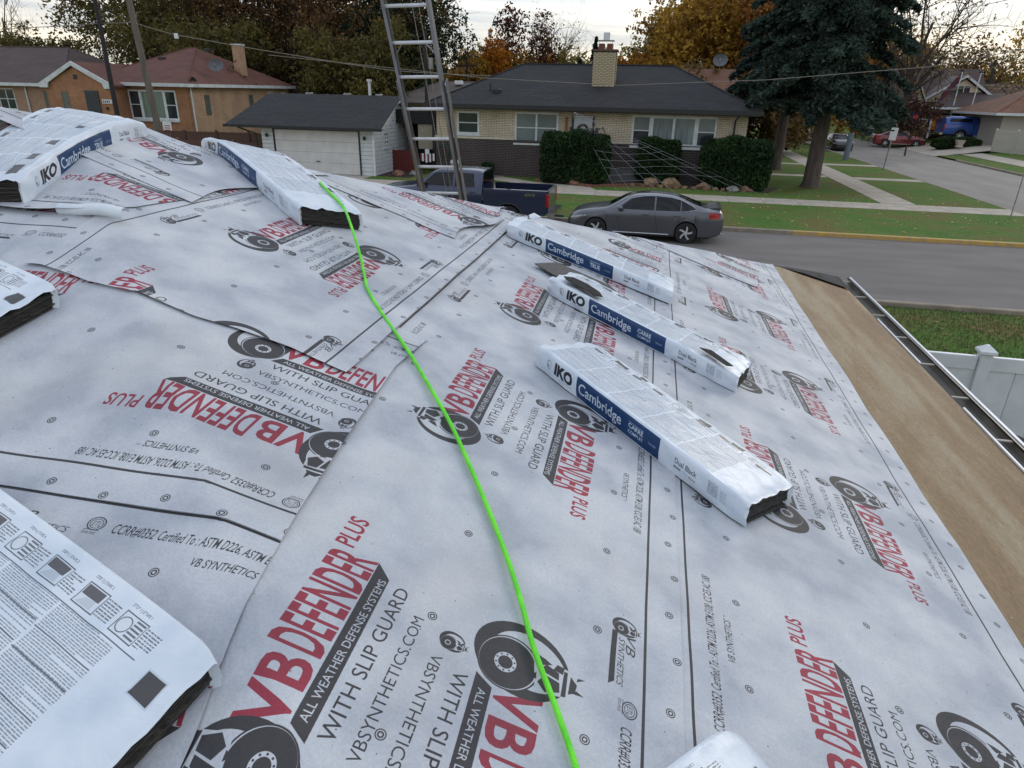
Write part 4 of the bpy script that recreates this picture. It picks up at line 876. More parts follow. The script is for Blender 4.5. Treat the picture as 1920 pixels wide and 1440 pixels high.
# chimney, brick by brick
ch = empty('brick_chimney', (0, 0, 0)); ch.parent = R_; ch.location = (.62, 1.7, 0)
CX0, CX1, CY0, CY1, CZ0, CZ1 = -.60, .62, 0, .85, 4.0, 6.42
m = MB(); m.box(CX0+.012, CX1-.012, CY0+.012, CY1-.012, CZ0, CZ1); m.build('mortar_core', MORTAR, ch)
def brickm(l): mb = MB(); mb.bbox(-l/2, l/2, -.05, .05, 0, .066, .006); return mb.mesh('brick', CHIMB)
bl, bs = brickm(.286), brickm(.137)
nrow = int((CZ1-CZ0)/.082)
for r_ in range(nrow):
    z = CZ0+r_*.082; off = 0 if r_ % 2 else .15
    x = CX0; first = True
    while x < CX1-.05:
        l = .15 if (first and off) else .30; first = False
        if x+l > CX1+.03: l = .15
        if x+l > CX1+.03: break
        o = link('brick', bl if l > .2 else bs, ch, (x+l/2, .05+random.uniform(-.004, .004), z))
        x += l
    y = .11; first = True
    while y < CY1-.05:
        l = .15 if (first and not off) else .30; first = False
        if y+l > CY1+.03: l = .15
        if y+l > CY1+.05: break
        for xx in (CX1-.05,): o = link('brick', bl if l > .2 else bs, ch, (xx+random.uniform(-.004, .004), y+l/2, z), math.pi/2)
        y += l
m = MB(); m.box(CX0-.05, CX1+.05, -.05, CY1+.05, CZ1+.002, CZ1+.10); m.build('chimney_cap', mat('chimney_cap_stone', (.12, .07, .06), .9), ch)
m = MB(); m.box(CX0-.03, CX1+.03, -.04, CY1, 4.05, 4.42); m.build('flashing', BLACKTRIM, ch)
FLUE = mat('clay_flue', (.22, .07, .04), .9)
for x in (-.22, .22): mb = MB(); mb.bbox(x-.16, x+.16, .25, .6, CZ1+.10, CZ1+.38, .03); mb.build('flue_pot', FLUE, ch)
m = MB(); m.box(-.42, .42, .12, .72, CZ1+.50, CZ1+.54); 
for x in (-.36, .34): m.box(x, x+.02, .2, .22, CZ1+.1, CZ1+.5)
m.build('cowl_plate', ALUD, ch); m = MB(); m.box(-.15, .16, .28, .58, CZ1+.54, CZ1+.90); m.build('cowl_vent', ALU, ch)
for x, y, z in ((-5.35, .9, 0),):
    m = MB(); zz = 3.74+(y+.75)*(5.86-3.74)/5.25; m.tube([(x, y, zz-.1), (x, y, zz+.38)], .05, 8); m.build('vent_pipe', BLACKTRIM, RR); m = MB(); m.bbox(x+.15, x+.6, y-.3, y+.1, zz-.1, zz+.1, .04); m.build('roof_vent', BLACKTRIM, RR)
m = MB(); m.tube([(-8.0, .9, 4.2), (-8.0, .9, 4.62)], .09, 8); m.tube([(-8.0, .9, 4.62), (-8.0, .9, 4.72)], .15, 8); m.build('vent_pipe', WHITE, RR)
# things at the foot of the ranch wall
def boulder(x, y, r, m, label, name='boulder', seed=0):
    r *= .74
    mb = MB(); mb.blob((0, 0, r*.45), (r*1.25, r, r*.75), seed, 14, 9, .16); return tag(mb.build(name, m, None, (x, y, LZ), smooth=False), label, 'rock')
RK1 = mat('tan_boulder', (.30, .20, .12), .95, (.16, .10, .06), scale=6, bump=.7); RK2 = mat('grey_boulder', (.30, .28, .26), .95, (.14, .13, .12), scale=6, bump=.7); RK3 = mat('red_boulder', (.25, .12, .08), .95, (.13, .07, .05), scale=6, bump=.7)
boulder(-3.85, 34.9, .30, RK3, 'round reddish rock at the left corner of the left hedge', seed=1)
boulder(-.02, 35.9, .44, RK1, 'big rough tan rock left of centre in the flower bed under the web', seed=2)
boulder(.95, 35.75, .50, RK1, 'largest tan rock in the flower bed, right of the rough one', seed=3)
boulder(2.6, 35.7, .40, RK1, 'tan rock at the left foot of the right hedge', seed=4)
boulder(3.9, 35.2, .30, RK2, 'pale grey rock in front of the right hedge', seed=5)
boulder(4.5, 35.5, .32, RK3, 'reddish rock at the right end of the flower bed', seed=6)
boulder(-13.3, 35.2, .34, RK3, 'round orange rock beside the white garage corner', seed=7)
boulder(-12.6, 35.7, .30, RK2, 'grey rock in the dark bed between garage and ranch house', seed=8)
for i in range(14):
    mb = MB(); mb.blob((0, 0, .05), (.13+.05*random.random(), .1, .09), 30+i, 8, 5, .2); tag(mb.build('edging_stone', RK3 if i % 3 else RK1, None, (-1.0+.45*i+random.uniform(-.1, .1), 35.55+random.uniform(-.08, .08)-.02*i, LZ)), 'small reddish stone in the row edging the bed below the picture window', 'rock', 'small stones edging the flower bed')
# window well and basement things
m = MB(); m.box(1.2, 3.2, -.5, -.07, .12, .75); m.build('window_well', mat('window_well_grey', (.10, .10, .10), .5, scale=9, stretch=(20, 1, 1)), R_)
MET = empty('gas_meter', (-11.0, 37.2, LZ), label='grey gas meters against the dark brick behind the navy pickup', cat='meter')
m = MB(); m.tube([(0, 0, 0), (0, 0, .55), (.55, 0, .55), (.55, 0, 0)], .03, 6); m.build('pipe', ALUD, MET)
for x in (.12, .45): mb = MB(); mb.blob((x, -.05, .62), (.14, .11, .16), 3, 10, 7, .05); mb.build('meter_body', ALU, MET, smooth=True)
HR = empty('hose_reel', (-11.35, 37.1, LZ), label='green garden hose coiled on the dark brick left of the meters', cat='garden hose')
for k in range(3):
    m = MB(); m.tube([(.32*(1-.08*k)*math.cos(t), -.05*k, 1.15+.42*math.sin(t)) for t in np.linspace(-.6, 3.8, 20)], .035, 6); m.build('hose_loop', mat('green_hose', (.012, .05, .035), .5), HR, smooth=True)

# ------------------------------------------------------------------ breezeway between garage and ranch house
BZ = empty('covered_breezeway', (-13.2, 38, 0), label='dark covered passage with black roof between the white garage and the ranch house', cat='passage')
m = MB(); m.box(-1.35, 1.3, .2, 3.0, 2.62, 3.35); m.build('roof', BLACKSH, BZ); m = MB(); m.box(-1.35, 1.3, 2.9, 3.05, 0, 2.62); m.build('back_wall', mat('dark_passage', (.05, .045, .045), .9), BZ)
m = MB(); m.box(1.02, 1.16, -.3, -.15, 0, 2.62); m.build('post', BLACKTRIM, BZ)
m = MB(); m.box(.0, .95, .3, .36, 1.3, 2.6); m.build('pale_opening_panel', mat('pale_panel', (.38, .34, .26), .9), BZ)  # solid panel; the brightness of an opening is put into its pale colour
RG = empty('red_gate', (-13.6, 37.4, 0), label='dark red board gate in the passage beside the white garage', cat='gate'); REDW = mat('dark_red_boards', (.13, .018, .016), .7, scale=5, stretch=(6, 6, .5))
for i in range(9): m = MB(); m.box(-1.0+.155*i, -.855+.155*i, 0, .03, LZ, 1.25+.02*(i % 2)); m.build('board', REDW, RG)
FL = empty('striped_bunting', (-12.35, 37.25, 1.0), label='small red and white striped half-round bunting in the passage', cat='bunting')
for i in range(8): m = MB(); m.box(-.42+.105*i, -.317+.105*i, 0, .012, -.35+.12*abs(i-3.5)/3.5, .15); m.build('stripe', REDW if i % 2 == 0 else WHITE, FL)
m = MB(); m.box(-.12, .12, -.012, -.002, .12, .38); m.build('small_plaque', WHITE, FL)

# ------------------------------------------------------------------ white garage
G = empty('garage', (-17.65, 34.8, 0), label='white lap-sided garage with a black roof and a wide closed door', cat='garage')
gx0, gx1 = -3.2, 3.2; SID = mat('white_siding', (.58, .60, .60), .55, (.50, .52, .52), scale=3)
m = MB(); m.box(gx0+.03, gx1-.03, .03, 6.6, 0, 2.45); m.build('wall_core', BLACKTRIM, G)
m = MB(); m.prism([(.05, 2.4), (3.35, 3.9), (6.55, 2.4)], 0, gx1-.06, gx1-.02); m.build('gable_end', SID, G)
def board_x(x0, x1, z, h, y): mb = MB(); mb.add([(x0, y-.004, z+h-.01), (x1, y-.004, z+h-.01), (x1, y-.028, z), (x0, y-.028, z), (x0, y+.02, z), (x1, y+.02, z), (x0, y+.02, z+h-.01), (x1, y+.02, z+h-.01)], [(0, 1, 2, 3), (3, 2, 5, 4), (0, 3, 4, 6), (1, 7, 5, 2), (0, 6, 7, 1)]); return mb.build('siding_board', SID, G)
for i in range(11):
    z = .12+.205*i
    board_x(gx0, -2.52, z, .2, .02); board_x(2.42, gx1-.06, z, .2, .02)
for i in range(17):
    z = .12+.205*i; zt = z+.2
    if zt < 2.45: y0, y1 = .0, 6.6
    else: t_ = (zt-2.45)/1.5; y0, y1 = .1+3.2*t_, 6.5-3.2*t_
    if y1-y0 < .4: break
    mb = MB(); xo = gx1-.02; mb.add([(xo+.004, y0, z+.19), (xo+.004, y1, z+.19), (xo+.03, y1, z), (xo+.03, y0, z), (xo-.02, y0, z), (xo-.02, y1, z)], [(0, 3, 2, 1), (3, 4, 5, 2), (0, 4, 3), (1, 2, 5)]); mb.build('siding_board', SID, G)
m = MB(); m.box(gx1-.055, gx1+.03, -.035, .06, .1, 2.42); m.build('corner_board', WHITE, G)
DP = mat('garage_door_white', (.60, .59, .57), .5, (.52, .51, .49), scale=2)
for i in range(4):
    mb = MB(); mb.bbox(-2.42, 2.36, -.01, .03, LZ+.01+.545*i, LZ+.01+.545*i+.535, .008); mb.build('door_panel', DP, G)
for x in (-2.50, 2.37): m = MB(); m.box(x, x+.075, -.05, .03, LZ, 2.40); m.build('door_jamb', BLACKTRIM, G)
m = MB(); m.box(-2.425, 2.365, -.05, .03, 2.305, 2.40); m.build('door_header', BLACKTRIM, G)
m = MB(); m.box(-.12, .10, -.04, -.012, .72, .76); m.build('door_handle', BLACKTRIM, G)
for x in (-2.85, 2.72): m = MB(); m.tube([(x, 0, 2.0), (x, -.10, 2.0)], .05, 8); m.tube([(x, -.10, 1.9), (x, -.10, 2.08)], .07, 8); m.build('wall_lamp', BLACKTRIM, G)
b = MB(); gy0, gy1, gz0, gzr = -.55, 7.1, 2.50, 4.03; ym = (gy0+gy1)/2; xo0, xo1, xr0, xr1 = -4.95, 3.85, -4.35, 3.62
A = [(xo0, gy0, gz0), (xo1, gy0, gz0), (xo1, gy1, gz0), (xo0, gy1, gz0), (xr0, ym, gzr), (xr1, ym, gzr)]; Bv = [(p[0], p[1], p[2]-.06) for p in A]
b.add(A+Bv, [(0, 1, 5, 4), (2, 3, 4, 5), (6, 10, 11, 7), (8, 11, 10, 9), (0, 6, 7, 1), (2, 8, 9, 3), (1, 7, 11, 5), (5, 11, 8, 2), (0, 4, 10, 6), (4, 3, 9, 10)]); GRf = b.build('roof', BLACKSH, G)
m = MB(); m.box(xo0-.05, xo1+.05, gy0-.10, gy0-.002, gz0-.13, gz0+.012); m.build('gutter', BLACKTRIM, GRf)
m = MB(); m.box(xo0+.1, xo1-.1, gy0, .03, gz0-.10, gz0-.065); m.build('soffit', BLACKTRIM, G)
m = MB(); m.tube([(-4.2, gy0-.05, 2.38), (-3.45, -.12, 2.05), (-3.4, -.1, .2)], .045, 6); m.build('downspout', BLACKTRIM, G)
m = MB(); m.add([(gx1+.02, .1, 2.45), (gx1+.10, gy0, 2.44), (xo1-.05, ym, gzr-.10), (gx1+.02, ym, 3.85)], [(0, 1, 2, 3)]); m.build('rake_board', TRIM, G)
for x in (-2.1, .2, 2.1): m = MB(); m.bbox(x, x+.35, ym-.05, ym+.3, gzr-.05, gzr+.07, .03); m.build('roof_vent', ALUD, GRf)
m = MB(); m.tube([(1.75, ym+.1, gzr-.2), (1.75, ym+.1, gzr+.7)], .09, 8); m.tube([(1.75, ym+.1, gzr+.7), (1.75, ym+.1, gzr+.82)], .15, 8); m.build('flue_pipe', ALU, GRf)
window(G, 1.45, 1.45, .62, .9, gx1-.01, ax=0, out=1, panes=2, t=.06, rails=1)

# brown vinyl privacy fence left of the garage
BRF = mat('brown_vinyl', (.085, .035, .022), .5, (.07, .028, .018), scale=3)
def panel_fence(name, label, pts, h, m, pw=1.9, z0=0., cap=True, board=.16, rail=True, seed=0):
    e = empty(name, (pts[0][0], pts[0][1], z0), label=label, cat='fence'); bx = e.location
    mbp = MB(); mbp.bbox(-.06, .06, -.06, .06, 0, h+.04, .006); pm = mbp.mesh('post', m)
    mbc = MB(); mbc.loft([[(-.085, -.085, 0), (.085, -.085, 0), (.085, .085, 0), (-.085, .085, 0)], [(-.085, -.085, .03), (.085, -.085, .03), (.085, .085, .03), (-.085, .085, .03)], [(-.015, -.015, .09), (.015, -.015, .09), (.015, .015, .09), (-.015, .015, .09)]]); cm = mbc.mesh('post_cap', m)
    mbb = MB(); mbb.bbox(-board/2+.003, board/2-.003, -.012, .012, 0, h-.30 if rail else h, .004); bm_ = mbb.mesh('board', m)
    for (a, b_) in zip(pts, pts[1:]):
        L_ = math.dist(a, b_); n = max(1, round(L_/pw)); ang = math.atan2(b_[1]-a[1], b_[0]-a[0]); dx, dy = math.cos(ang), math.sin(ang)
        for i in range(n+1):
            t_ = i*L_/n; p = link('post', pm, e, (a[0]+dx*t_-bx[0], a[1]+dy*t_-bx[1], 0), ang)
            if cap: link('post_cap', cm, p, (0, 0, h+.035))
            if i < n:
                w_ = L_/n; 
                if rail:
                    r_ = MB(); r_.bbox(.065, w_-.065, -.025, .025, h-.17, h-.01, .006); link('rail', r_.mesh('rail', m), e, (a[0]+dx*t_-bx[0], a[1]+dy*t_-bx[1], 0), ang)
                    r_ = MB(); r_.bbox(.065, w_-.065, -.025, .025, .05, .17, .006); link('rail', r_.mesh('rail', m), e, (a[0]+dx*t_-bx[0], a[1]+dy*t_-bx[1], 0), ang)
                k = int((w_-.12)/board)
                for j in range(k):
                    t2 = t_+.06+(j+.5)*(w_-.12)/k; link('board', bm_, e, (a[0]+dx*t2-bx[0], a[1]+dy*t2-bx[1], .14 if rail else 0), ang)
    return e
panel_fence('brown_fence', 'brown privacy fence between the orange brick house and the white garage', [(-31.5, 37.2), (-21.6, 38.2)], 1.85, BRF)
panel_fence('brown_fence', 'lower brown fence run ending at the left corner of the white garage', [(-29.5, 34.9), (-20.95, 34.9)], 1.55, BRF)
panel_fence('white_fence', 'white vinyl fence beyond the gutter, with a capped post', [(2.05, 7.95), (3.85, 7.90), (6.3, 7.82), (8.6, 7.75)], 1.80, WHITE, pw=2.4, board=.29)
BIN = empty('trash_bin', (3.86, 7.12, .12), label='black lidded trash bin standing at the white fence beside the eave', cat='trash bin')
m = MB(); m.tube([(0, 0, 0), (0, 0, .92)], [.25, .33], 24); m.build('bin_body', DARKP, BIN, smooth=True)
m = MB(); m.tube([(0, 0, .92), (0, 0, .95), (0, 0, 1.0), (0, 0, 1.02), (0, 0, 1.03)], [.36, .37, .34, .27, .02], 28); m.build('bin_lid', DARKP, BIN, smooth=True)
m = MB(); m.box(-.06, .06, -.40, -.34, .90, .97); m.build('bin_handle', DARKP, BIN)

# ------------------------------------------------------------------ vehicles (local x runs from nose to tail, y to the far side, z up)
def interp(xs, ys):
    """smooth monotone-ish interpolation"""
    xs = np.array(xs, float); ys = np.array(ys, float); dl = np.diff(ys)/np.diff(xs); m = np.zeros(len(xs)); m[1:-1] = [0 if a*b <= 0 else 2*a*b/(a+b) for a, b in zip(dl, dl[1:])]; m[0] = dl[0]; m[-1] = dl[-1]
    def f(x):
        i = int(np.clip(np.searchsorted(xs, x)-1, 0, len(xs)-2)); h = xs[i+1]-xs[i]; t = min(max((x-xs[i])/h, 0), 1)
        return float((2*t**3-3*t**2+1)*ys[i]+(t**3-2*t**2+t)*h*m[i]+(-2*t**3+3*t**2)*ys[i+1]+(t**3-t**2)*h*m[i+1])
    return f
def wheel_mesh(r, w, spokes, rim=RIMM, rr=.68, bend=.35):
    t = MB(); prof = [(r*.66, -w/2), (r*.93, -w/2), (r, -w*.38), (r, w*.38), (r*.93, w/2), (r*.66, w/2)]
    t.loft([[(p[0]*math.cos(a), p[1], p[0]*math.sin(a)) for p in prof] for a in np.linspace(0, 2*math.pi, 33)], 0, False, False)
    d_ = MB(); d_.tube([(0, -w*.18, 0), (0, w*.3, 0)], r*rr, 28)
    s = MB()
    for k in range(spokes):
        a = 2*math.pi*k/spokes; n = 6; L_, R_2 = [], []
        for i in range(n+1):
            q = i/n; rad = r*(.10+(rr-.11)*q); aa = a+bend*q*q; wd = r*(.085-.01*q) if q < .8 else r*(.075+.25*(q-.8)); c_, s_ = math.cos(aa), math.sin(aa)
            L_.append((rad*c_-wd*s_, rad*s_+wd*c_)); R_2.append((rad*c_+wd*s_, rad*s_-wd*c_))
        poly = L_+R_2[::-1]; s.prism(poly, 1, -w*.40, -w*.24)
    ring = [(r*rr*1.0, -w*.44), (r*rr*1.04, -w*.44), (r*rr*1.04, -w*.2), (r*rr*.93, -w*.2), (r*rr*.93, -w*.42)]
    s.loft([[(p[0]*math.cos(a), p[1], p[0]*math.sin(a)) for p in ring] for a in np.linspace(0, 2*math.pi, 33)], 0, False)
    s.tube([(0, -w*.46, 0), (0, -w*.2, 0)], r*.13, 12)
    return t.mesh('tyre', RUBBER, True), d_.mesh('brake_disc', DARKP), s.mesh('rim', rim)
def put_wheels(car, xs, ys, r, w, spokes, **k):
    ty, di, ri = wheel_mesh(r, w, spokes, **k)
    for x in xs:
        for y in ys:
            e = empty('wheel', (x, y, r)); e.parent = car
            if y > 0: e.rotation_euler = (0, 0, math.pi)
            e.rotation_euler.y = random.uniform(0, .6)
            for nme, me in (('tyre', ty), ('brake_disc', di), ('rim', ri)): link(nme, me, e)
class Shell:
    def __init__(s, L, zb, zs, zt, ws, wt, arches, ar, wz, ground=.0):
        s.L = L; s.f = dict(zb=interp(*zb), zs=interp(*zs), zt=interp(*zt), ws=interp(*ws), wt=interp(*wt)); s.ar = arches; s.r = ar; s.wz = wz
    def low(s, x):
        z = s.f['zb'](x)
        for a in s.ar:
            d_ = s.r**2-(x-a)**2
            if d_ > 0: z = max(z, s.wz+math.sqrt(d_))
        return z
    def sec(s, x):
        f = s.f; ws, wt, zs, zt, zb = f['ws'](x), f['wt'](x), f['zs'](x), f['zt'](x), f['zb'](x); zl = s.low(x)
        zt = max(zt, zs+.015); mid = zb+(zs-zb)*.55
        P = [(0, zb+.02), (ws*.93, max(zb, zl)), (ws*.985, max(zb+.05, zl+.006)), (ws, max(mid, zl+.012)), (ws*.985, max(zs-.09, zl+.02)), (ws*.955, max(zs, zl+.03))]
        g = zt-zs
        P += [(wt+(ws*.955-wt)*.45, zs+g*.55), (wt, zs+g*.90), (wt*.86, zs+g*.975), (wt*.5, zt), (0, zt+.004)]
        return P
    def y_at(s, x, z):
        P = s.sec(x)[1:9]
        for a, b in zip(P, P[1:]):
            if a[1] <= z <= b[1] and b[1] > a[1]: return a[0]+(b[0]-a[0])*(z-a[1])/(b[1]-a[1])
        return P[-1][0]
    def stations(s, n=70):
        x = list(np.linspace(0, s.L, n))
        for a in s.ar: x += [a+s.r*math.cos(t) for t in np.linspace(0, math.pi, 15)]
        return sorted(x)
    def body(s, m, car, name='body'):
        mb = MB(); rings = []
        for x in s.stations():
            P = s.sec(x); rings.append([(x, -p[0], p[1]) for p in P]+[(x, p[0], p[1]) for p in P[-2:0:-1]])
        mb.loft(rings); o = mb.build(name, m, car, smooth=True); return o
    def side_panel(s, poly, m, par, name, off=.006, both=True, n=10):
        """pane on the flank following its curvature; poly in (x, z)"""
        xs = [p[0] for p in poly]; x0, x1 = min(xs), max(xs); res = []
        for sg in ((-1, 1) if both else (-1,)):
            mb = MB(); rows = []
            for i in range(n+1):
                x = x0+(x1-x0)*(i+.001)/(n+.002); zz = []
                for a, b in zip(poly, poly[1:]+poly[:1]):
                    if (a[0]-x)*(b[0]-x) <= 0 and a[0] != b[0]: zz.append(a[1]+(b[1]-a[1])*(x-a[0])/(b[0]-a[0]))
                z0, z1 = min(zz), max(zz)
                rows.append([(x, sg*(s.y_at(x, z0+(z1-z0)*t)+off), z0+(z1-z0)*t) for t in (0, .33, .67, 1)])
            mb.loft(rows, 0, False, False); mb.build(name, m, par, smooth=True)
    def cross_glass(s, x0, x1, m, par, name, k=.90, off=.008, n=5):
        mb = MB(); rows = []
        for i in range(n+1):
            x = x0+(x1-x0)*i/n; P = s.sec(x)[5:]; P = [(p[0]*k, p[1]+off) for p in P if True][1:]
            rows.append([(x, -p[0], p[1]) for p in P]+[(x, p[0], p[1]) for p in P[-2::-1]])
        mb.loft(rows, 0, False, False); mb.build(name, m, par, smooth=True)
CARG = mat('car_glass', (.006, .007, .008), .08, (.004, .004, .005), scale=1, spec=.32)
def sedan(label, loc, rz, pm, L=4.98, sc_=1.0, coupe=False, spokes=5, cat='car', name='parked_sedan', tail=True):
    c = empty(name, loc, rz, label, cat)
    k = L/4.98
    X = lambda a: [v*k for v in a]
    sh = Shell(L, (X([0, .15, .6, 4.4, 4.85, 4.98]), [.32, .20, .19, .20, .28, .42]),
        (X([0, .06, .25, .7, 1.3, 2.0, 3.0, 3.9, 4.5, 4.85, 4.98]), [.55, .66, .76, .86, .93, .96, .985, 1.01, 1.03, 1.00, .80]),
        (X([0, .06, .25, .7, 1.25, 1.45, 1.95, 2.3, 2.75, 3.2, 3.7, 4.25, 4.5, 4.85, 4.98]), [.57, .69, .82, .93, 1.01, 1.10, 1.36, 1.43, 1.455, 1.44, 1.34, 1.15, 1.10, 1.09, .84]),
        (X([0, .1, .4, .9, 2.4, 3.9, 4.5, 4.9, 4.98]), [.60, .76, .88, .92, .93, .93, .89, .80, .72]),
        (X([0, .4, 1.2, 1.5, 2.1, 3.0, 3.7, 4.3, 4.98]), [.50, .74, .76, .70, .58, .58, .58, .66, .62]), X([.95, 3.84]), .375, .335)
    b = sh.body(pm, c)
    sh.side_panel([(1.62*k, 1.0), (2.05*k, 1.30), (2.45*k, 1.38), (2.78*k, 1.395), (2.78*k, 1.0)], CARG, b, 'side_window')
    sh.side_panel([(2.83*k, 1.0), (2.83*k, 1.395), (3.25*k, 1.375), (3.60*k, 1.31), (3.60*k, 1.015)], CARG, b, 'side_window')
    sh.side_panel([(3.63*k, 1.02), (3.63*k, 1.30), (3.95*k, 1.16), (4.08*k, 1.07), (3.95*k, 1.05)], CARG, b, 'quarter_window')
    sh.cross_glass(1.34*k, 1.98*k, CARG, b, 'windscreen'); sh.cross_glass(3.55*k, 4.28*k, CARG, b, 'rear_window'); sh.cross_glass(2.15*k, 2.6*k, CARG, b, 'sunroof', .75, .005)
    mb = MB()
    for sg in (-1, 1):
        pts = [(1.55, 1.02), (2.0, 1.315), (2.45, 1.405), (2.8, 1.42), (3.25, 1.40), (3.62, 1.325), (3.98, 1.175), (4.12, 1.07), (3.9, 1.03)]
        mb.tube([(x*k, sg*(sh.y_at(x*k, z-.02)+.008), z) for x, z in pts], .011, 5)
    mb.build('window_trim', CHROME, b, smooth=True)
    mb = MB()
    for sg in (-1, 1):
        for xs in (1.60, 2.80, 3.72):
            top_ = 1.0 if xs > 1.7 else .93
            mb.tube([((xs+.02*i)*k, sg*(sh.y_at((xs+.02*i)*k, z)+.001), z) for i, z in enumerate(np.linspace(top_, .30, 8))], .0045, 4)
    mb.build('door_gap', DARKP, b)
    for sg in (-1, 1):
        for x in (2.52, 3.52):
            m = MB(); y = sg*(sh.y_at(x*k, .86)+.02); m.bbox(x*k-.11, x*k+.11, y-.014, y+.014, .85, .885, .008); m.build('door_handle', pm, b)
        m = MB(); y = sg*(sh.y_at(1.75*k, 1.0)+.10); m.blob((1.72*k, y, 1.03), (.09, .10, .075), 3, 10, 7, .03); m.build('wing_mirror', pm, b, smooth=True)
        m = MB(); x0, x1 = .10, .62; m.loft([[(x*k, sg*(sh.y_at(x*k, z)+.006), z) for z in (.62+.10*(x-x0)/.5, .71+.05*(x-x0)/.5)] for x in np.linspace(x0, x1, 6)], 0, False, False); m.build('headlight', mat('headlight_lens', (.45, .47, .5), .1, (.2, .21, .23), scale=20), b)
        m = MB(); m.loft([[(x*k, sg*(sh.y_at(x*k, z)+.007), z) for z in (.83-.04*(x-4.45), .95, 1.0)] for x in np.linspace(4.50, 4.93, 6)], 0, False, False); m.build('tail_light', REDL, b)
        m = MB(); m.tube([(x*k, sg*(sh.y_at(x*k, .25)+.004), .27) for x in np.linspace(1.5, 3.3, 8)], .016, 6); m.build('sill_trim', ALU, b)
        m = MB(); m.tube([(4.80*k, sg*.6, .33), (4.965*k, sg*.6, .33)], .045, 8); m.build('exhaust_tip', CHROME, b)
    m = MB(); m.box(-.012, .05, -.55, .55, .33, .56); m.build('grille', DARKP, b)
    m = MB(); m.loft([[(4.50*k, y, 1.105), (4.78*k, y, 1.15), (4.90*k, y, 1.14), (4.88*k, y, 1.09)] for y in (-.62, 0, .62)]); m.build('boot_spoiler', pm, b)
    m = MB(); m.loft([[(3.05*k+a*.13, -.02*(1-a), 1.44), (3.05*k+a*.13, .02*(1-a)+.001, 1.44), (3.05*k+.12+a*.01, .0, 1.44+.055*a+.002)] for a in (0, 1)]); m.build('roof_aerial', pm, b)
    put_wheels(c, X([.95, 3.84]), (-.80*1, .80), .335, .23, spokes, rr=.74)
    m = MB(); m.box(.4*k, 4.6*k, -.72, .72, .16, .5); m.build('underbody', DARKP, c)
    if sc_ != 1: c.scale = (sc_,)*3
    return c
sedan('dark grey sedan parked along the far kerb, its nose to the left', (-2.62, 23.15, 0), 0, GREYCAR)
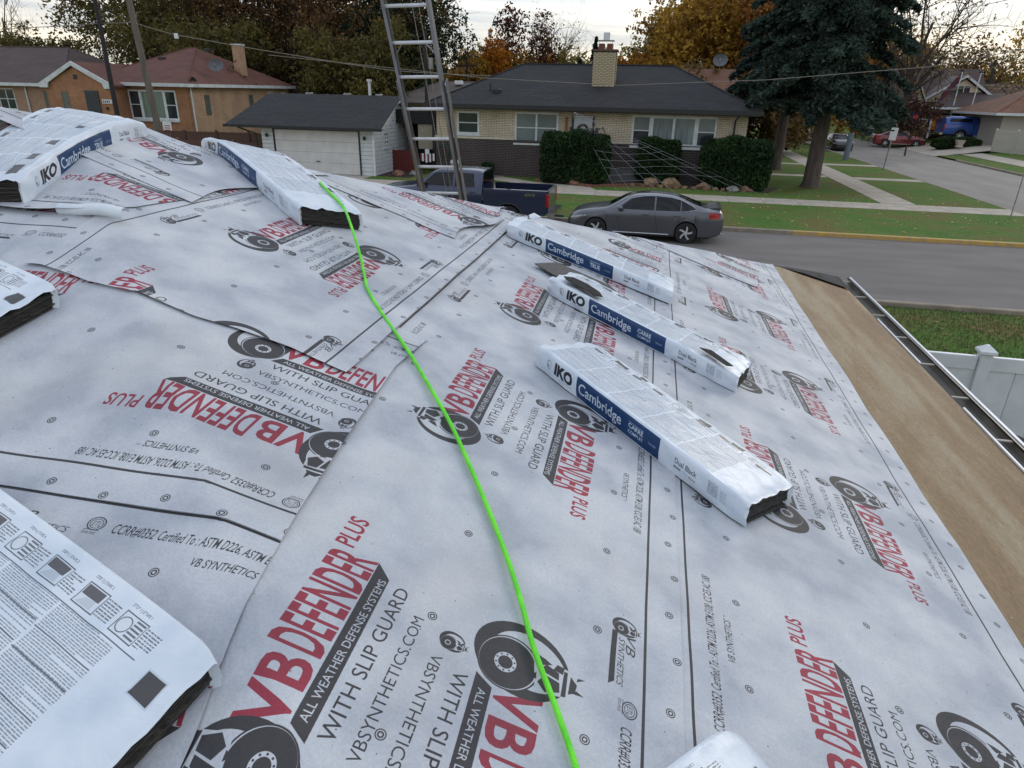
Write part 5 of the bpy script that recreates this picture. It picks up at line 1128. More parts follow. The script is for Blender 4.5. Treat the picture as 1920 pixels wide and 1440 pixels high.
def pickup(label, loc, rz, pm, L=6.3, canopy=False, sc_=1.0, name='pickup_truck'):
    c = empty(name, loc, rz, label, 'pickup truck'); W2 = 1.0
    sh = Shell(L, ([0, .2, 3.8, 6.0, L], [.52, .42, .42, .50, .62]), ([0, .08, .5, 1.5, 4.0, L], [1.02, 1.14, 1.20, 1.28, 1.34, 1.36]),
        ([0, .08, .5, 1.55, 1.75, 2.25, 2.5, 3.3, 3.95, 4.02, L], [1.04, 1.17, 1.25, 1.36, 1.48, 1.86, 1.92, 1.93, 1.90, 1.37, 1.375]),
        ([0, .1, .4, 1.0, 4, L], [.86, .95, .99, 1.0, 1.0, .98]), ([0, 1.2, 1.6, 2.3, 3.9, 4.02, L], [.82, .86, .84, .70, .70, .94, .93]), [1.08, 4.92], .47, .42)
    sh2 = sh
    # cab and nose
    mb = MB(); rings = []
    for x in [v for v in sh.stations() if v <= 4.0]+[4.0]:
        P = sh.sec(min(x, 3.93)) if x > 3.93 else sh.sec(x)
        rings.append([(x, -p[0], p[1]) for p in P]+[(x, p[0], p[1]) for p in P[-2:0:-1]])
    mb.loft(rings); b = mb.build('body', pm, c, smooth=True)
    # open bed: two flanks, floor, bulkhead, tailgate
    for sg in (-1, 1):
        mb = MB(); rr_ = []
        xs = sorted([x for x in np.linspace(4.04, L-.06, 26)]+[4.92+.47*math.cos(t) for t in np.linspace(0, math.pi, 13)])
        for x in xs:
            lo = max(.55, sh.low(x)); y = .99
            rr_.append([(x, sg*(y-.06), lo), (x, sg*(y-.01), lo+.01), (x, sg*y, max(.95, lo+.03)), (x, sg*(y-.005), 1.25), (x, sg*(y-.02), 1.37), (x, sg*(y-.11), 1.375), (x, sg*(y-.11), .95)])
        mb.loft(rr_); mb.build('bed_side', pm, b, smooth=True)
        m = MB(); arc = [(4.92+.50*math.cos(t), sg*(.995), .42+.50*math.sin(t)) for t in np.linspace(.12, math.pi-.12, 16)]; m.tube(arc, .022, 6); m.build('wheel_arch_trim', DARKP, b)
        arc = [(1.08+.50*math.cos(t), sg*(.985), .42+.50*math.sin(t)) for t in np.linspace(.12, math.pi-.12, 16)]; m = MB(); m.tube(arc, .022, 6); m.build('wheel_arch_trim', DARKP, b)
    m = MB(); m.box(4.04, L-.08, -.9, .9, .86, .95); m.build('bed_floor', DARKP, b); m = MB(); m.box(L-.09, L-.01, -.93, .93, .62, 1.37); m.build('tailgate', pm, b)
    m = MB(); m.box(L-.02, L+.22, -.98, .98, .48, .66); m.build('rear_bumper', CHROME, b); m = MB(); m.bbox(-.10, .12, -.95, .95, .42, .70, .04); m.build('front_bumper', CHROME, b)
    m = MB(); m.tube([(L+.16, -.12, .46), (L+.42, -.12, .46)], .04, 8); m.build('tow_hitch', DARKP, b)
    sh.side_panel([(1.85, 1.40), (2.30, 1.80), (2.95, 1.83), (2.95, 1.385)], CARG, b, 'side_window'); sh.side_panel([(3.02, 1.385), (3.02, 1.83), (3.72, 1.81), (3.74, 1.385)], CARG, b, 'side_window')
    sh.cross_glass(1.62, 2.26, CARG, b, 'windscreen', .92)
    m = MB(); m.add([(4.004, -.70, 1.46), (4.004, .70, 1.46), (4.004, .64, 1.84), (4.004, -.64, 1.84)], [(0, 1, 2, 3)]); m.build('rear_window', CARG, b)
    for sg in (-1, 1):
        m = MB(); m.bbox(L-.10, L+.006, sg*.88-.09 if sg > 0 else -.995, .995 if sg > 0 else -.80, .86, 1.28, .02); m.build('tail_light', REDL, b)
        m = MB(); m.bbox(-.02, .22, sg*.80-.16, sg*.80+.16, .82, 1.06, .02); m.build('headlight', mat('headlight_lens', (.45, .47, .5), .1, (.2, .21, .23), scale=20), b)
        m = MB(); m.bbox(1.78, 1.92, sg*1.16-.09, sg*1.16+.09, 1.36, 1.68, .02); m.build('wing_mirror', DARKP, b)
        m = MB(); m.tube([(1.75, sg*1.02, .44), (3.95, sg*1.02, .44)], .065, 8); m.build('side_step', CHROME, b)
        for x in (2.85, 3.66): m = MB(); m.bbox(x-.1, x+.1, sg*1.01-.014, sg*1.01+.014, 1.20, 1.235, .006); m.build('door_handle', pm, b)
        m = MB()
        for xx in (1.70, 2.98, 3.80): m.tube([(xx, sg*(sh.y_at(xx, z)+.001), z) for z in np.linspace(1.36, .55, 7)], .005, 4)
        m.build('door_gap', DARKP, b)
    m = MB(); m.box(-.03, .02, -.62, .62, .74, 1.06); m.build('grille', CHROME, b)
    cu = bpy.data.curves.new('lettering', 'FONT'); cu.body = '4X4'; cu.size = .17; cu.extrude = .004; cu.offset = .006; cu.shear = .3
    to = bpy.data.objects.new('tmp', cu); COL.objects.link(to); me = bpy.data.meshes.new_from_object(to.evaluated_get(bpy.context.evaluated_depsgraph_get())); bpy.data.objects.remove(to)
    me.materials.clear(); me.materials.append(CHROME); t_ = link('lettering', me, b, (5.45, -1.0, 1.18)); t_.rotation_euler = (math.radians(90), 0, 0); t_.scale = (1.25, .8, 1)
    if canopy:
        mb = MB(); mb.loft([[(x, -w_, 1.38), (x, -w_+.02, 1.45), (x, -w_+.14, zt-.05), (x, -w_+.3, zt), (x, w_-.3, zt), (x, w_-.14, zt-.05), (x, w_-.02, 1.45), (x, w_, 1.38)] for x, w_, zt in ((4.03, .97, 1.90), (5.6, .97, 1.94), (L-.12, .95, 1.80))]); k = mb.build('canopy', pm, b, smooth=True)
        for sg in (-1, 1):
            m = MB(); m.add([(4.25, sg*.962, 1.50), (L-.35, sg*.955, 1.50), (L-.45, sg*.90, 1.76), (4.25, sg*.90, 1.78)], [(0, 1, 2, 3)]); m.build('side_window', CARG, k)
    put_wheels(c, [1.08, 4.92], (-.83, .83), .42, .27, 6, bend=0, rim=ALU)
    m = MB(); m.box(.5, L-.5, -.7, .7, .38, .62); m.build('underbody', DARKP, c)
    if sc_ != 1: c.scale = (sc_,)*3
    return c
pickup('navy blue crew-cab pickup parked behind the ladder, nose to the left', (-9.62, 23.65, 0), 0, NAVYCAR)
pickup('bright blue pickup with a bed canopy beside the beige garage on the right', (33.6, 75.3, .92), math.pi, BLUECAR, canopy=True, sc_=1.13)
sedan('red sports car parked on the driveway beyond the side street', (26.1, 77.2, .12), math.pi-.03, REDCAR, L=4.7, sc_=1.03, cat='car', name='parked_coupe')
sedan('black car facing the viewer on the side street, seen behind the spruce trunk', (16.7, 68.6, 0), math.pi/2, BLACKCAR, L=4.7, sc_=1.0, name='parked_car')
sedan('dark blue car far down the side street, glimpsed under the spruce', (18.5, 132, 0), math.pi/2, mat('far_dark_blue', (.02, .03, .07), .3, scale=3), L=4.7, name='parked_car')

# ------------------------------------------------------------------ trees and shrubs
def quads(C, size, rng, flat=0., asp=1.6):
    n = len(C); a = rng.normal(size=(n, 3)); a[:, 2] *= (1-flat); a /= np.linalg.norm(a, axis=1)[:, None]+1e-9
    b = rng.normal(size=(n, 3)); b -= a*(a*b).sum(1)[:, None]; b /= np.linalg.norm(b, axis=1)[:, None]+1e-9
    s = (size*rng.uniform(.55, 1.25, n))[:, None]; u = a*s*asp*.5; v = b*s*.5
    V = np.stack([C-u, C+v*.8, C+u, C-v*.8], 1).reshape(-1, 3); return V, np.arange(4*n).reshape(n, 4)
def limb_pts(p, q, rng, sag=.1, n=4):
    p = np.array(p, float); q = np.array(q, float); d_ = np.linalg.norm(q-p); out_ = []
    o1 = rng.normal(0, .06*d_, 3)
    for t in np.linspace(0, 1, n): out_.append(tuple(p+(q-p)*t+np.array([0, 0, 1])*sag*d_*math.sin(math.pi*t)*(.5)+o1*math.sin(math.pi*t)))
    return out_
def tree(name, label, x, y, h, cr, ch, leaf, nleaf=9000, lsize=.24, bark=BARK, tr=.28, seed=1, group=None, z0=0., bare=.0, lobes=9, twigs=0, tip=None, cat='tree', lean=(0, 0)):
    """deciduous tree: h height, cr crown radius, ch height where the crown starts"""
    rng = np.random.default_rng(seed); e = empty(name, (x, y, z0), label=label, cat=cat, group=group)
    mb = MB(); th = ch+(h-ch)*.55; wob = rng.normal(0, .15, (6, 2)); tp = [(wob[i, 0]*i*.3+lean[0]*i/5, wob[i, 1]*i*.3+lean[1]*i/5, th*i/5) for i in range(6)]
    mb.tube(tp, [tr*(1.25 if i == 0 else 1-.14*i) for i in range(6)], 8); cen = []; cz = (h+ch)/2; hh = (h-ch)/2
    for i in range(lobes):
        a = 2.4*i+rng.uniform(-.4, .4); zz = -0.75+1.6*((i+.5)/lobes)+rng.uniform(-.1, .1); rad = math.sqrt(max(.12, 1-min(abs(zz), 1)**2))*rng.uniform(.45, .85)
        c = np.array([cr*rad*math.cos(a)+lean[0], cr*rad*math.sin(a)+lean[1], cz+hh*zz*.85]); cen.append(c)
        k = min(5, max(2, int(5*min(1, max(.3, (c[2]-ch*.6)/th*.8))))); mb.tube(limb_pts(tp[k], c, rng), [tr*.45, tr*.32, tr*.2, tr*.09], 6)
        for j in range(4+twigs):
            q = c+rng.normal(0, 1, 3)*np.array([cr*.36, cr*.36, hh*.36]); 
            if q[2] > h*1.04: q[2] = h
            mb.tube(limb_pts(c+(np.array(tp[k])-c)*rng.uniform(0, .4), q, rng), [tr*.14, tr*.10, tr*.06, tr*.025], 4)
            for jj in range(2 if twigs else 0):
                q2 = q+rng.normal(0, 1, 3)*np.array([cr*.18, cr*.18, hh*.2])+np.array([0, 0, hh*.12]); mb.tube(limb_pts(q, q2, rng, n=3), [tr*.05, tr*.035, tr*.012], 3)
            if j < 2: cen.append(q)
    mb.build('trunk', bark, e, smooth=True)
    if bare < 1:
        cen = np.array(cen); w_ = rng.uniform(.5, 1.5, len(cen)); w_ /= w_.sum(); pick = rng.choice(len(cen), int(nleaf*(1-bare)), p=w_); sub = 60
        offc = rng.normal(0, 1, (len(cen)*sub, 3)); offc /= np.maximum(1, np.linalg.norm(offc, axis=1)[:, None]/1.9); C = cen[pick]+offc[pick*sub+rng.integers(0, sub, len(pick))]*np.array([cr*.21, cr*.21, hh*.21])+rng.normal(0, 1, (len(pick), 3))*np.array([1, 1, .8])*cr*.045
        V, F = quads(C, lsize, rng); np_mesh('crown', V, F, leaf, e)
    return e
def conifer(name, label, x, y, h, r, z1, leaf, n=16000, size=.22, seed=1, tr=.35, bark=GBARK, group=None, droop=.28, layers=26, z0=0):
    rng = np.random.default_rng(seed); e = empty(name, (x, y, z0), label=label, cat='tree', group=group); mb = MB()
    mb.tube([(0, 0, -.1), (.02, 0, .4), (.05, .02, h*.3), (.1, 0, h*.65), (.05, 0, h)], [tr*1.5, tr*1.05, tr*.8, tr*.4, .02], 10); C = []
    per = n/(layers*7)
    for i in range(layers):
        t = i/(layers-1); z = z1+(h-z1)*t; R_ = r*(1-t)**.75*(1+.12*math.sin(9*t+seed)); nb = int(9-4*t)
        for j in range(nb):
            a = rng.uniform(0, 6.28); Rr = R_*rng.uniform(.62, 1.12); dz = -droop*Rr; zz = z+rng.uniform(-.3, .3)
            pts = [(Rr*q*math.cos(a+.1*q), Rr*q*math.sin(a+.1*q), zz+dz*q*q+.10*Rr*math.sin(2.6*q)) for q in (0, .35, .7, 1)]
            mb.tube(pts, [tr*.18*(1-.6*t), tr*.12*(1-.6*t), .03, .012], 4)
            m_ = int(per*(.35+Rr/r*1.2)*2.0); q = rng.beta(1.8, 1.0, m_); q = np.clip(q, .12, 1); cx = np.interp(q, (0, .35, .7, 1), [p[0] for p in pts]); cy = np.interp(q, (0, .35, .7, 1), [p[1] for p in pts]); cz_ = np.interp(q, (0, .35, .7, 1), [p[2] for p in pts])
            wid = Rr*.26*(1.15-q)+.12; s_ = rng.normal(0, 1, m_)*wid*.55; C.append(np.stack([cx-s_*math.sin(a), cy+s_*math.cos(a), cz_-np.abs(rng.normal(0, .16, m_))-.12*np.abs(s_)+.06], 1))
    mb.build('trunk', bark, e, smooth=True); C = np.concatenate(C); V, F = quads(C, size, rng, .35, 2.2); np_mesh('crown', V, F, leaf, e); return e
def shrub(name, label, x, y, w2, d2, h, leaf, n, size, seed=1, z0=LZ, cat='hedge', boxy=.35, group=None):
    rng = np.random.default_rng(seed); e = empty(name, (x, y, z0), label=label, cat=cat, group=group); N_ = int(n)
    d_ = rng.normal(size=(N_, 3)); d_ /= np.linalg.norm(d_, axis=1)[:, None]; p = d_/((np.abs(d_)**4.6).sum(1)[:, None])**(1/4.6)
    bump = 1+.07*np.sin(4*p[:, 0]*w2+seed)+.06*np.sin(6*p[:, 1]*d2+2)*np.sin(4*p[:, 2]*h)
    r_ = (rng.uniform(.72, 1.03, N_)**.5)*bump; C = p*r_[:, None]*np.array([w2, d2, h/2])+np.array([0, 0, h/2]); C = C[C[:, 2] > .03]
    V, F = quads(C, size, rng, 0, 1.8); np_mesh('foliage', V, F, leaf, e)
    mb = MB()
    for k in range(5): a = rng.uniform(0, 6.28); mb.tube([(w2*.3*math.cos(a), d2*.3*math.sin(a), 0), (w2*.5*math.cos(a), d2*.5*math.sin(a), h*.75)], [.05, .02], 5)
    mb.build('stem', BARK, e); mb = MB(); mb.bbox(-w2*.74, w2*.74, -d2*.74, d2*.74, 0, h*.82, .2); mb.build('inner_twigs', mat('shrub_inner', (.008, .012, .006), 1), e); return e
YEW = leaf_mat('yew_leaves', (.020, .048, .016), (.007, .016, .008), (.045, .085, .022), .9)
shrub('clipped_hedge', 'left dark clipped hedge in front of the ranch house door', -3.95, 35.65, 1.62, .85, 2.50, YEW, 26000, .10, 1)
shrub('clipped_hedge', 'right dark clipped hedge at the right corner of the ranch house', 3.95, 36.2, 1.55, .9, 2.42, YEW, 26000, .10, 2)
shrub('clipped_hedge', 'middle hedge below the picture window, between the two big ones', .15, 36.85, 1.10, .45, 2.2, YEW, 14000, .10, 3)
shrub('small_shrub', 'small round green shrub in the pale gravel by the dark brick wall', -8.75, 36.7, .32, .3, .75, YEW, 2500, .07, 4, cat='shrub')
shrub('low_hedge', 'low rounded hedge beside the driveway across the side street', 26.9, 71.6, 1.95, .7, 1.0, leaf_mat('boxwood_leaves', (.025, .055, .016), (.01, .022, .01), (.05, .08, .02), .9), 11000, .12, 5, z0=.35)
SPR = leaf_mat('spruce_needles', (.034, .056, .043), (.010, .018, .015), (.080, .120, .096), .7)
conifer('spruce_tree', 'big blue-green spruce with thick grey trunk on the corner lawn', 8.15, 38.7, 15.5, 4.55, 4.3, SPR, 78000, .135, 3, tr=.40, layers=34)
conifer('spruce_tree', 'second spruce just behind and left of the big one, thinner trunk', 7.7, 47.6, 16, 3.9, 4.9, SPR, 42000, .17, 5, tr=.33, layers=28)
OAK = leaf_mat('oak_brown_green', (.125, .080, .030), (.058, .040, .018), (.19, .115, .036), .25)
OAK2 = leaf_mat('oak_russet', (.145, .075, .033), (.062, .036, .020), (.21, .115, .04), .25)
OLV = leaf_mat('olive_green_leaves', (.098, .085, .024), (.044, .042, .014), (.16, .125, .03), .25)
GOLD = leaf_mat('golden_leaves', (.34, .18, .026), (.15, .075, .018), (.48, .29, .045), .3)
YGR = leaf_mat('yellow_green_leaves', (.20, .16, .035), (.08, .075, .02), (.32, .25, .06), .3)
ORG = leaf_mat('orange_leaves', (.38, .13, .012), (.18, .06, .01), (.52, .22, .02), .4)
MAR = leaf_mat('maroon_leaves', (.070, .028, .020), (.028, .014, .012), (.13, .05, .03), .4)
DGR = leaf_mat('dark_evergreen', (.024, .042, .022), (.010, .017, .010), (.05, .075, .035), .5)
RDL = leaf_mat('red_bush_leaves', (.055, .025, .018), (.022, .014, .010), (.10, .035, .025), .5)
big = [('tall leafy oak behind the orange brick house roof', -52, 68, 15.5, 7.0, 3, OLV, 11), ('dark oak directly above the orange brick house chimney side', -43.5, 72, 18.5, 7.5, 3, OAK, 12),
       ('broad russet oak behind the leaning wooden poles', -53, 74, 19, 6.2, 3, OAK, 13), ('russet oak left of the tall wooden pole behind the garage', -37.5, 70, 19.5, 7.2, 3, OAK2, 14),
       ('brown-green oak above the white garage', -30.5, 76, 20, 7.2, 2.6, OAK, 15), ('olive tree low behind the left end of the garage roof', -40, 62, 9.5, 5.5, 1.5, OLV, 16),
       ('olive tree low behind the garage vents', -27.5, 64, 9, 5.0, 1.2, OLV, 17), ('yellow-green tree at the far left above the brown roof', -63.2, 66, 8.3, 4.6, 1.5, OLV, 18),
       ('dark tree whose tip leans toward the ladder', -25.8, 72, 15.8, 4.6, 2.5, DGR, 19), ('deep backdrop oak far behind the orange brick house', -50, 90, 14, 7.5, 2, OAK, 20), ('deep backdrop oak far behind the garage', -38, 90, 15, 7.5, 2, OAK2, 21)]
for lb, x, y, h, cr, ch_, lm, sd in big:
    tree('oak_tree', lb, x, y, h, cr, ch_, lm, 21000, .24, seed=sd, tr=.38, group='trees behind the left houses', lobes=14)
mid = [('small golden tree seen between the ladder rails', -23.6, 88, 7.4, 3.4, 1.5, GOLD, 31, 0), ('yellow-green tree just right of the ladder', -21.2, 92, 8.6, 3.6, 1.5, YGR, 32, 0), ('pale golden tree left of the orange one', -24.6, 100, 9.4, 4, 1.5, YGR, 39, 0),
       ('bright orange maple rising over the left slope of the black roof', -19.6, 86, 9.2, 2.9, 1.2, ORG, 33, 0), ('maroon tree standing tallest behind the black roof', -17.6, 91, 13.2, 4.0, 2, MAR, 34, .1),
       ('orange clump at the foot of the maroon tree', -14.6, 89, 7.6, 2.4, 1, ORG, 35, .1), ('dark evergreen shrubby tree below the bare one', -12.2, 92, 7.6, 2.6, 1, DGR, 36, .1),
       ('pale yellow-green tree just right of the brick chimney', -3.6, 92, 10.6, 3.3, 2, YGR, 37, .25), ('small orange bush-like tree behind the chimney', -5.2, 88, 7.6, 1.5, 1, ORG, 38, 0), ('golden tree low between the ladder and the orange maple', -22.6, 84, 7.6, 2.8, 1, GOLD, 46, 0), ('golden tree right behind the black ridge end', -.8, 84, 8.3, 2.6, 1, GOLD, 47, .1), ('amber tree low beside the lattice mast', -2.9, 86, 7.9, 2.4, 1, ORG, 48, .2), ('yellow tree showing between chimney and bare tree', -11.0, 87, 7.9, 2.6, 1, YGR, 49, .1), ('brown low tree behind the end of the black ridge', -8.9, 96, 8.4, 3.2, 1, OAK, 43, .1)]
for lb, x, y, h, cr, ch_, lm, sd, br in mid:
    tree('autumn_tree', lb, x, y, h, cr, ch_, lm, 8000, .26, seed=sd, tr=.2, bare=br, group='autumn trees behind the ranch house')
tree('golden_maple', 'huge golden-brown maple left of the blue spruce', 5.2, 84, 16.5, 6.2, 2.6, GOLD, 30000, .34, seed=41, tr=.4, lobes=18)
tree('golden_maple', 'olive and gold maple behind the gap between roof and spruce', .9, 90, 13.5, 3.6, 2, YGR, 12000, .28, seed=42, tr=.3)
tree('golden_maple', 'rust-coloured maple crown at the left edge of the spruce', 11.5, 76, 15.5, 5, 3, leaf_mat('rust_leaves', (.22, .085, .02), (.09, .04, .012), (.33, .15, .03), .3), 16000, .32, seed=44, tr=.3, lobes=14)
tree('golden_maple', 'dark gold tree low behind the rust shingle roof', 8.5, 62, 7.5, 4.2, .6, OAK, 12000, .28, seed=45, tr=.25)
tree('bare_tree', 'tall bare tree with fine twigs right of the maroon tree', -13.4, 92, 13.4, 4.4, 3.5, YGR, 500, .2, bark=BARK, seed=51, tr=.26, bare=.3, twigs=8, lobes=16)
tree('bare_tree', 'bare spreading tree at the far left edge of the sky', -69.5, 68, 15, 3.6, 5, YGR, 100, .2, bark=GBARK, seed=52, tr=.2, bare=1, twigs=7)
tree('bare_tree', 'bare tree beside the lattice mast', -1.3, 88, 10.6, 2.6, 3, YGR, 300, .2, seed=53, tr=.2, bare=.3, twigs=6)
tree('bare_tree', 'bare tall tree at the right edge of the spruce', 24.5, 80, 16.5, 5.5, 5, YGR, 1200, .22, seed=54, tr=.35, bare=.2, twigs=8, lobes=16)
tree('autumn_tree', 'dense golden evergreen-shaped tree above the tan house roof', 24.3, 96, 12.6, 4.0, 1.5, GOLD, 12000, .28, seed=55, tr=.25, group='autumn trees on the right')
rr_ = [('golden tree behind the tan house ridge', 31, 120, 12.3, 5, YGR, .3), ('thin yellow tree low at the right horizon', 38, 122, 12.6, 4.6, GOLD, .55), ('bare twiggy tree on the right horizon', 34.5, 112, 12.3, 4.6, YGR, .93), ('brown tree at the far right horizon', 45, 120, 12.2, 5, OAK2, .3), ('gold-brown tree at the right edge of the photo', 50, 116, 12.6, 5, GOLD, .35), ('bare tree at the right edge of the photo', 43, 108, 12.4, 4.6, YGR, .95), ('dark backdrop tree behind the tan house', 26.5, 124, 11.5, 5, OAK, .2)]
for i, (lb, x, y, h, cr, lm, br) in enumerate(rr_): tree('autumn_tree', lb, x, y, h, cr, 1.5, lm, 9000, .32, seed=60+i, tr=.25, bare=br, twigs=5 if br > .5 else 2, group='autumn trees on the right')
conifer('pine_tree', 'small dark pine just left of the brick chimney', -8.2, 90, 10.3, 1.9, 3, DGR, 5000, .24, 71, tr=.2, layers=14)
conifer('pine_tree', 'small blue pine low behind the black ridge', -9.6, 86, 7.6, 1.6, 2, SPR, 4000, .24, 72, tr=.2, layers=12)
tree('red_bush', 'small dark-red ornamental tree behind the blue-grey post', 20.6, 64.5, 4.4, 1.5, 1.6, RDL, 2200, .16, seed=73, tr=.07, z0=.1, lobes=8)
tree('red_bush', 'small green and red garden tree by the tan house', 25.8, 84, 4.0, 2.0, .6, OLV, 4000, .18, seed=74, tr=.07, z0=.9, lobes=8)
# continuous far tree line closing the horizon
rng = np.random.default_rng(5); nC = 90000; tx = rng.uniform(-260, 260, nC); hmax = 8.5+2.2*np.sin(tx*.05)+1.6*np.sin(tx*.21+1)+1.0*np.sin(tx*.55); tz = hmax*rng.uniform(0, 1, nC)**.8; ty = 190+rng.normal(0, 6, nC)-18*np.sin(tx*.02)
V, F = quads(np.stack([tx, ty, tz], 1), .95, rng); fw = np_mesh('far_treeline', V, F, leaf_mat('far_autumn_wood', (.10, .065, .025), (.05, .038, .02), (.17, .10, .03), .05)); tag(fw, 'distant brown autumn tree line along the horizon', 'trees', kind='stuff')

# ------------------------------------------------------------------ orange brick bungalow and neighbour at the left
OB = empty('brick_bungalow', (-33.0, 46, 0), label='orange brick bungalow with red roof and a small gabled entrance', cat='house')
m = MB(); m.box(-8.2, 0, 0, 14.5, 0, 4.28); m.build('front_wall', ORANGEB, OB)
m = MB(); m.box(-.02, .04, .22, 14.3, 0, 4.27); m.build('side_wall', TANB, OB)
rf = hip_roof(OB, -8.6, .45, -.4, 15.0, 4.42, 7.05, REDSH, 4.2, trim=TRIM, fh=.22)
m = MB(); m.box(-10.10, -4.80, -1.6, .1, 0, 4.2); m.prism([(-10.1, 4.2), (-4.8, 4.2), (-7.45, 5.35)], 1, -1.6, -1.3); m.build('entrance_wall', ORANGEB, OB)
gr_ = gable_roof(OB, -10.40, -4.50, -1.75, 4.5, 4.22, 5.68, REDSH, 'y', name='entrance_roof', trim=TRIM)
for sg in (-1, 1):
    m = MB(); xm = -7.45; m.add([(xm, -1.80, 5.70), (xm+sg*2.98, -1.80, 4.26), (xm+sg*2.98, -1.80, 3.98), (xm+sg*2.3, -1.80, 3.98), (xm+sg*2.2, -1.80, 4.30), (xm, -1.80, 5.42), (xm, -1.70, 5.70), (xm+sg*2.98, -1.70, 4.26), (xm+sg*2.98, -1.70, 3.98), (xm+sg*2.3, -1.70, 3.98), (xm+sg*2.2, -1.70, 4.30), (xm, -1.70, 5.42)],
        [(0, 1, 4, 5), (1, 2, 3, 4), (6, 11, 10, 7), (7, 10, 9, 8), (0, 6, 7, 1), (1, 7, 8, 2), (5, 4, 10, 11), (4, 3, 9, 10), (2, 8, 9, 3)]); m.build('bargeboard', TRIM, gr_)
m = MB(); m.box(-7.60, -7.30, -1.63, -1.60, 4.55, 4.85); m.build('gable_vent', BLACKTRIM, OB)
dr = MB(); dr.box(-6.95, -5.85, -1.66, -1.60, 1.3, 3.85); DRo = dr.build('front_door', mat('grey_security_door', (.075, .08, .09), .5, (.05, .055, .06), scale=2, stretch=(6, 1, .3)), OB)
for i in range(9): m = MB(); m.box(-6.86+.12*i, -6.845+.12*i, -1.68, -1.662, 1.35, 3.8); m.build('door_bar', BLACKTRIM, DRo)
window(OB, -8.90, 2.6, .55, 1.15, -1.6, rails=0, frame=mat('glass_block_frame', (.17, .17, .14), .7), glass=mat('glass_block', (.14, .15, .13), .3, (.08, .09, .08), scale=9), sill=False, t=.05)
f = window(OB, -4.75, 2.0, .95, 1.95, 0, panes=1, frame=WHITE, t=.1, sill=False); f = window(OB, -3.80, 2.0, 1.95, 1.95, 0, panes=1, rails=0, frame=WHITE, glass=mat('green_curtain', (.17, .24, .20), .2, (.12, .17, .145), scale=1, stretch=(6, 1, .2), spec=.8), t=.1, sill=False); f = window(OB, -1.85, 2.0, .95, 1.95, 0, panes=1, frame=WHITE, t=.1, sill=False)
m = MB(); m.box(-4.78, -.85, -.12, .02, 1.85, 1.995); m.build('window_sill', TRIM, OB)
m = MB(); m.box(-5.62, -4.87, -1.66, -1.60, 3.02, 3.28); hb = m.build('house_number_plate', WHITE, OB)
m = MB()
for i in range(4): m.box(-5.54+.15*i, -5.46+.15*i, -1.672, -1.661, 3.08, 3.22)
m.build('number_digits', BLACKTRIM, hb)
m = MB(); m.box(-5.4, -5.25, -1.7, -1.6, 2.6, 2.8); m.build('mailbox', BLACKTRIM, OB)
m = MB(); m.tube([(.14, .3, 4.2), (.14, .3, .2)], .06, 6); m.build('downspout', TRIM, OB)
GB = mat('glass_block_window', (.12, .13, .11), .3, (.07, .08, .07), scale=9)
for y in (1.9, 7.8): m = MB(); m.box(.04, .07, y, y+.6, 2.3, 3.7); m.build('glass_block_window', GB, OB)
for y in (3.2+5.6, 13.0):
    window(OB, y+2.0 if y < 10 else y, 2.7, .8, 1.2, .04, ax=0, out=1, frame=WHITE, t=.08, sill=False)
cm_ = MB(); cm_.box(-1.35, -.65, 8.5, 9.2, 4.6, 7.35); cb = cm_.build('chimney', TANB, OB); m = MB(); m.box(-1.40, -.60, 8.45, 9.25, 7.35, 7.45); m.build('chimney_cap', TRIM, cb)
for x, y in ((-5.2, 4.4), (-2.6, 6.5)): m = MB(); zz = 4.42+(y+.4)*.34; m.bbox(x, x+.5, y, y+.35, zz, zz+.22, .03); m.build('roof_vent', BLACKTRIM, rf)
def dish(name, label, loc, par=None, r=.42, tilt=(.9, 0, .6), m=None, arm=True, pole=.6):
    e = empty(name, loc, label=None if par else label, cat=None if par else 'satellite dish')
    if par: e.parent = par
    mb = MB(); rings = [[(r*q*math.cos(a), r*.85*q*math.sin(a), .16*q*q) for a in np.linspace(0, 2*math.pi, 20, endpoint=False)] for q in (.02, .35, .7, 1)]
    mb.loft(rings, 0, False); o = mb.build('dish_bowl', m or mat('dish_grey', (.10, .105, .115), .45), e, (0, 0, pole), smooth=True); o.rotation_euler = tilt
    m2 = MB(); m2.tube([(0, 0, .02), (0, 0, pole)], .022, 6); m2.build('mast', ALUD, e)
    m3 = MB(); m3.tube([(0, -r*.9, .0), (0, -.1, .5)], .012, 5); m3.bbox(-.04, .04, -.14, -.04, .46, .54, .01); a3 = m3.build('feed_arm', ALUD, e, (0, 0, pole)); a3.rotation_euler = tilt
    return e
dish('satellite_dish', 'grey dish on the red roof edge of the orange brick bungalow', (-33.1, 50.2, 5.1), r=.55, tilt=(1.2, 0, .3))
dish('satellite_dish', 'dark dish on a bent arm at the corner of the orange brick bungalow', (-32.85, 46.6, 3.9), r=.48, tilt=(1.35, 0, 1.7), m=BLACKTRIM, pole=.55)
NB_ = empty('neighbour_bungalow', (-47.5, 48, 0), label='tan brick bungalow with dark brown roof at the far left edge', cat='house')
m = MB(); m.box(-14, 2.6, 0, 12, 0, 4.1); m.build('wall', mat('pinkish_brick', (.36, .22, .15), .85, (.30, .18, .12), scale=3, bump=.2), NB_)
hip_roof(NB_, -14.4, 2.9, -.4, 12.4, 4.22, 7.0, BROWNSH, 4.6, trim=TRIM, fh=.22)
window(NB_, .6, 2.3, .6, 1.4, 0, rails=0, glass=GB, frame=mat('glass_block_frame', (.17, .17, .14), .7), sill=False); m = MB(); m.tube([(-.9, -.1, 4.1), (-.9, -.1, .2)], .06, 6); m.build('downspout', TRIM, NB_)
window(NB_, -3.6, 2.3, 1.5, 1.5, 0, panes=2)

